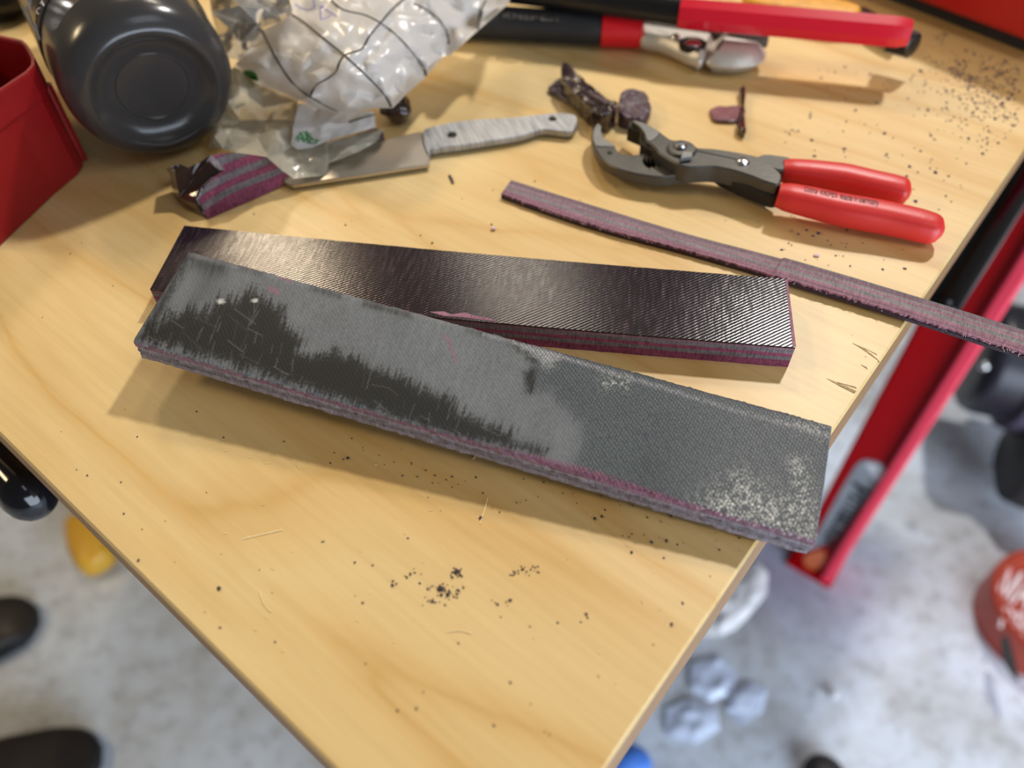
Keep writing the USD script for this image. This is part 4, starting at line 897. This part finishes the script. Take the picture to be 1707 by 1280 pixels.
# black glossy side handle along the right of the bench
e1_ = np.array([math.cos(A_R), math.sin(A_R), 0]); nrm_r = np.array([math.sin(A_R), -math.cos(A_R), 0])
h0 = at(1548, 522, -.15); h0 = h0 - nrm_r * ((h0 - corner) @ nrm_r + .001); h1 = h0 + e1_ * .23
hd = thing('side_handle', 'black glossy tubular handle along the right side of the bench', 'handle', h0)
p_, f_ = capsule_path(h0, h1, .012); obj('tube', sweep(p_, .0115 * f_, sides=24), 'gloss_black', hd, smooth=60)
for t in (.12, .9):
    q = h0 + (h1 - h0) * t; obj('bracket', sweep([q, q - nrm_r * .098], .006, sides=12), 'gloss_black', hd)

# black machine at the right
mo = at(1618, 590, -.70)
ma = np.array([.86, -.30, -.02]); ma /= np.linalg.norm(ma)
mc = thing('machine', 'dark dusty machine with a drum shaped motor behind the red post', 'machine', (mo[0], mo[1], 0))
obj('motor_body', lathe([(0, 0), (.072, 0), (.086, .010), (.091, .024), (.091, .5), (0, .5)], mo, ma, 40), 'motor_dark', mc, smooth=40)
obj('motor_cover', lathe([(.084, .066), (.103, .07), (.106, .084), (.106, .48), (.084, .5)], mo, ma, 40), 'motor_dusty', mc, 'dust coated drum', smooth=40)
obj('terminal_box', box(.10, .20, -.1, -.02, mo[2] + .06, mo[2] + .125, .006), 'motor_dusty', mc, 'dusty box', world=False)
bo_ = at(1641, 610, -.62); obj('bolt', blob(bo_, .007, 1, .02, 2), 'chrome', mc, 'bright bolt head')
obj('wheel', lathe([(0, -.04), (.042, -.042), (.074, -.026), (.080, 0), (.074, .026), (.042, .042), (0, .04)], at(1724, 766, -.80), ma, 40), 'rubber_black', mc, 'black rubber wheel', smooth=40)
obj('stand', box(.36, .45, -.20, -.09, 0.0, mo[2] - .05, .004), 'rubber_black', mc, world=False)
obj('base_plate', box(.30, .52, -.25, -.03, 0, .012, .003), 'rubber_black', mc, world=False)

# red can on the floor
cr = .094; cc_ = at(1752, 1030, FZ + .03); cc_ = np.array([cc_[0], cc_[1], 0])
can = thing('tin_can', 'squat red tin with white lettering on its lid, on the floor at the right', 'tin', cc_)
obj('body', lathe([(0, 0), (cr - .002, 0), (cr, .003), (cr, .062), (cr - .003, .066), (cr - .008, .066), (cr - .010, .062), (0, .062)], cc_, (0, 0, 1), 64), 'can_red', can, smooth=35)
obj('lid_ring', lathe([(cr - .0165, .061), (cr - .0155, .0645), (cr - .0135, .0645), (cr - .0125, .061)], cc_, (0, 0, 1), 64), 'ring_paint', can, 'paler raised lid ring')
def flat_text(txt, p0, p1, hpx, z, name, par, mt):
    tm_ = meshkit.text_mesh(txt, 1.0, .02, True); v = tm_.vertices; L_ = v[:, 0].max(); e0, e1 = np.array(p0, float), np.array(p1, float)
    P = np.array([at(*(e0 + (e1 - e0) / L_ * a + np.array(hpx) * b), z) for a, b, c in v]); P[:, 2] += v[:, 2] * .03
    obj(name, trimesh.Trimesh(P, tm_.faces, process=False), mt, par, 'white lettering', smooth=False)
flat_text('MAX', (1654, 990), (1735, 1024), (22, -46), FZ + .0622, 'lettering', can, 'white_text')
flat_text('PRO', (1662, 1043), (1735, 1074), (8, -34), FZ + .0622, 'lettering', can, 'white_text')
obj('stain', prism(np.array([at(x, y, FZ + .0622) for x, y in smooth_ring([(1668, 1060), (1680, 1058), (1692, 1100), (1700, 1140), (1690, 1130), (1670, 1100)], 2)]), .0618, .0626, .0002), 'rubber_black', can, 'dark smear on the lid')

# litter on the floor by the bench
def floor_sheet(px, amp, zmax, seed):
    g = Polygon(px); c = np.array(px).mean(0); r_ = np.random.default_rng(seed)
    pts = [(x, y, FZ + .003 + r_.uniform(0, zmax) * .4) for x, y in px] + [(c[0] + (x - c[0]) * .5, c[1] + (y - c[1]) * .5, FZ + .004 + r_.uniform(.3, 1) * zmax) for x, y in px] + [(c[0], c[1], FZ + zmax)]
    S = Sheet(pts, 0, .03, seed)
    S.z = lambda x, y: np.maximum(np.where(np.isnan(S.I(x, y)), FZ + .003, S.I(x, y)) + amp * (meshkit.fbm(np.stack([np.asarray(x) * .05, np.asarray(y) * .05, np.asarray(x) * 0], -1), 2, seed) - .5), FZ + .0006)
    return S.mesh(px, 3, .0005)
single('paper_towel', floor_sheet([(1215, 960), (1262, 935), (1280, 955), (1278, 990), (1250, 1025), (1225, 1050), (1195, 1062), (1160, 1060), (1170, 1000)], .006, .010, 3), 'paper_white', 'bright white crumpled towel on the floor beside the near bench edge', 'towel')
single('plastic_scrap', floor_sheet([(1150, 1105), (1200, 1095), (1230, 1125), (1215, 1160), (1180, 1170), (1150, 1150)], .004, .007, 5), 'floor_plastic', 'pale blue crumpled plastic scrap on the floor, upper one of the cluster', 'scrap', group='pale blue plastic scraps on the floor')
single('plastic_scrap', floor_sheet([(1215, 1150), (1250, 1135), (1280, 1150), (1270, 1190), (1235, 1210), (1210, 1185)], .004, .007, 6), 'floor_plastic', 'pale blue crumpled plastic scrap on the floor, right one of the cluster', 'scrap', group='pale blue plastic scraps on the floor')
single('plastic_scrap', floor_sheet([(1110, 1180), (1150, 1165), (1195, 1180), (1200, 1215), (1160, 1240), (1110, 1225)], .004, .007, 7), 'floor_plastic', 'pale blue crumpled plastic scrap on the floor, lower left one of the cluster', 'scrap', group='pale blue plastic scraps on the floor')
plain('blue_plastic', lin(84, 142, 240), .4)
single('blue_cap', blob(at(1047, 1272, FZ + .02), .03, 2, .1, 3, (1, .8, .6)), 'blue_plastic', 'bright blue plastic piece on the floor under the near edge', 'plastic piece')
single('foam_bead', blob(at(1390, 1157, FZ + .006), .006, 2, .1, 2), 'sticker_white', 'tiny white bead alone on the open floor', 'bead')
single('black_foot', blob(at(1375, 1295, FZ + .01), .028, 2, .05, 3, (1, 1, .6)), 'rubber_black', 'black rounded foot peeping in at the bottom edge of the floor', 'foot')

# ------------------------------------------------------------------ beside the bench, left
eL = np.array([math.cos(A_R + math.pi / 2), math.sin(A_R + math.pi / 2), 0]); nL = -e1_
g1 = at(70, 846, -.06); g0 = g1 + eL * .12
dh = thing('drawer_pull', 'black glossy rounded pull under the left bench edge', 'handle', g0)
p_, f_ = capsule_path(g0, g1, .011); obj('bar', sweep(p_, .0105 * f_, .013 * f_, sides=24), 'gloss_black', dh, smooth=60)
obj('stay', sweep([g0 + (g1 - g0) * .5, g0 + (g1 - g0) * .5 - nL * .05], .006, sides=12), 'gloss_black', dh)
yb = at(160, 905, FZ); yt = at(157, 962, FZ + .01)
yo = thing('yellow_block', 'yellow rounded plastic piece on the floor past the left bench edge', 'plastic piece', (yb[0], yb[1], 0))
yv = np.array([at(x, y, FZ) for x, y in smooth_ring([(122, 880), (190, 868), (205, 940), (172, 964), (146, 968), (128, 930)], 2)])
obj('body', prism(yv, .0005, .05, .012), 'yellow', yo, smooth=60)
def shoe(tip, heel, w, name, label):
    a = at(*tip, FZ); d = at(*heel, FZ) - a; L_ = .29; d /= np.linalg.norm(d); s = np.cross([0, 0, 1.], d)
    sh = thing('shoe', label, 'shoe', (a[0], a[1], 0), math.atan2(d[1], d[0]), group='dark shoes on the floor')
    t = np.linspace(0, 1, 26)
    wv = w * np.interp(t, [0, .03, .08, .18, .35, .6, .85, .97, 1], [.30, .62, .82, .97, 1, .78, .74, .5, .1]); hv = np.interp(t, [0, .04, .12, .3, .5, .7, .95, 1], [.012, .026, .038, .05, .07, .085, .085, .05])
    for nm, z0, z1k, kw_, mt, lab in (('upper', .018, 1.0, .96, 'shoe_leather', None), ('sole', .0, 0.0, 1.04, 'shoe_sole', 'dark rubber sole')):
        V, n = [], 20
        for i in range(26):
            c = a + d * (t[i] * L_); top = (hv[i] if nm == 'upper' else .022)
            for k in range(n):
                th_ = 2 * np.pi * k / n; cx, cz = math.cos(th_), math.sin(th_)
                cz = np.sign(cz) * abs(cz) ** (.8 if nm == 'upper' else .3); cx = np.sign(cx) * abs(cx) ** .8
                V.append(c + s * cx * wv[i] * kw_ + np.array([0, 0, (z0 + top) / 2 + cz * abs(top - z0) / 2 + .0005]))
        Fc = []
        for i in range(25):
            for k in range(n): p0_, p1_ = i * n + k, i * n + (k + 1) % n; Fc += [[p0_, p1_, p1_ + n], [p0_, p1_ + n, p0_ + n]]
        Fc += [[0, k + 1, k] for k in range(1, n - 1)] + [[25 * n, 25 * n + k, 25 * n + k + 1] for k in range(1, n - 1)]
        ms = trimesh.Trimesh(np.array(V), np.array(Fc), process=False)
        if ms.volume < 0: ms.invert()
        obj(nm, ms, mt, sh, lab, smooth=50)
shoe((68, 1030), (-140, 1110), .048, 'shoe', 'dark shoe toe on the floor at the left edge of the frame')
shoe((172, 1262), (-60, 1330), .050, 'shoe', 'dark shoe toe at the bottom left corner of the frame')
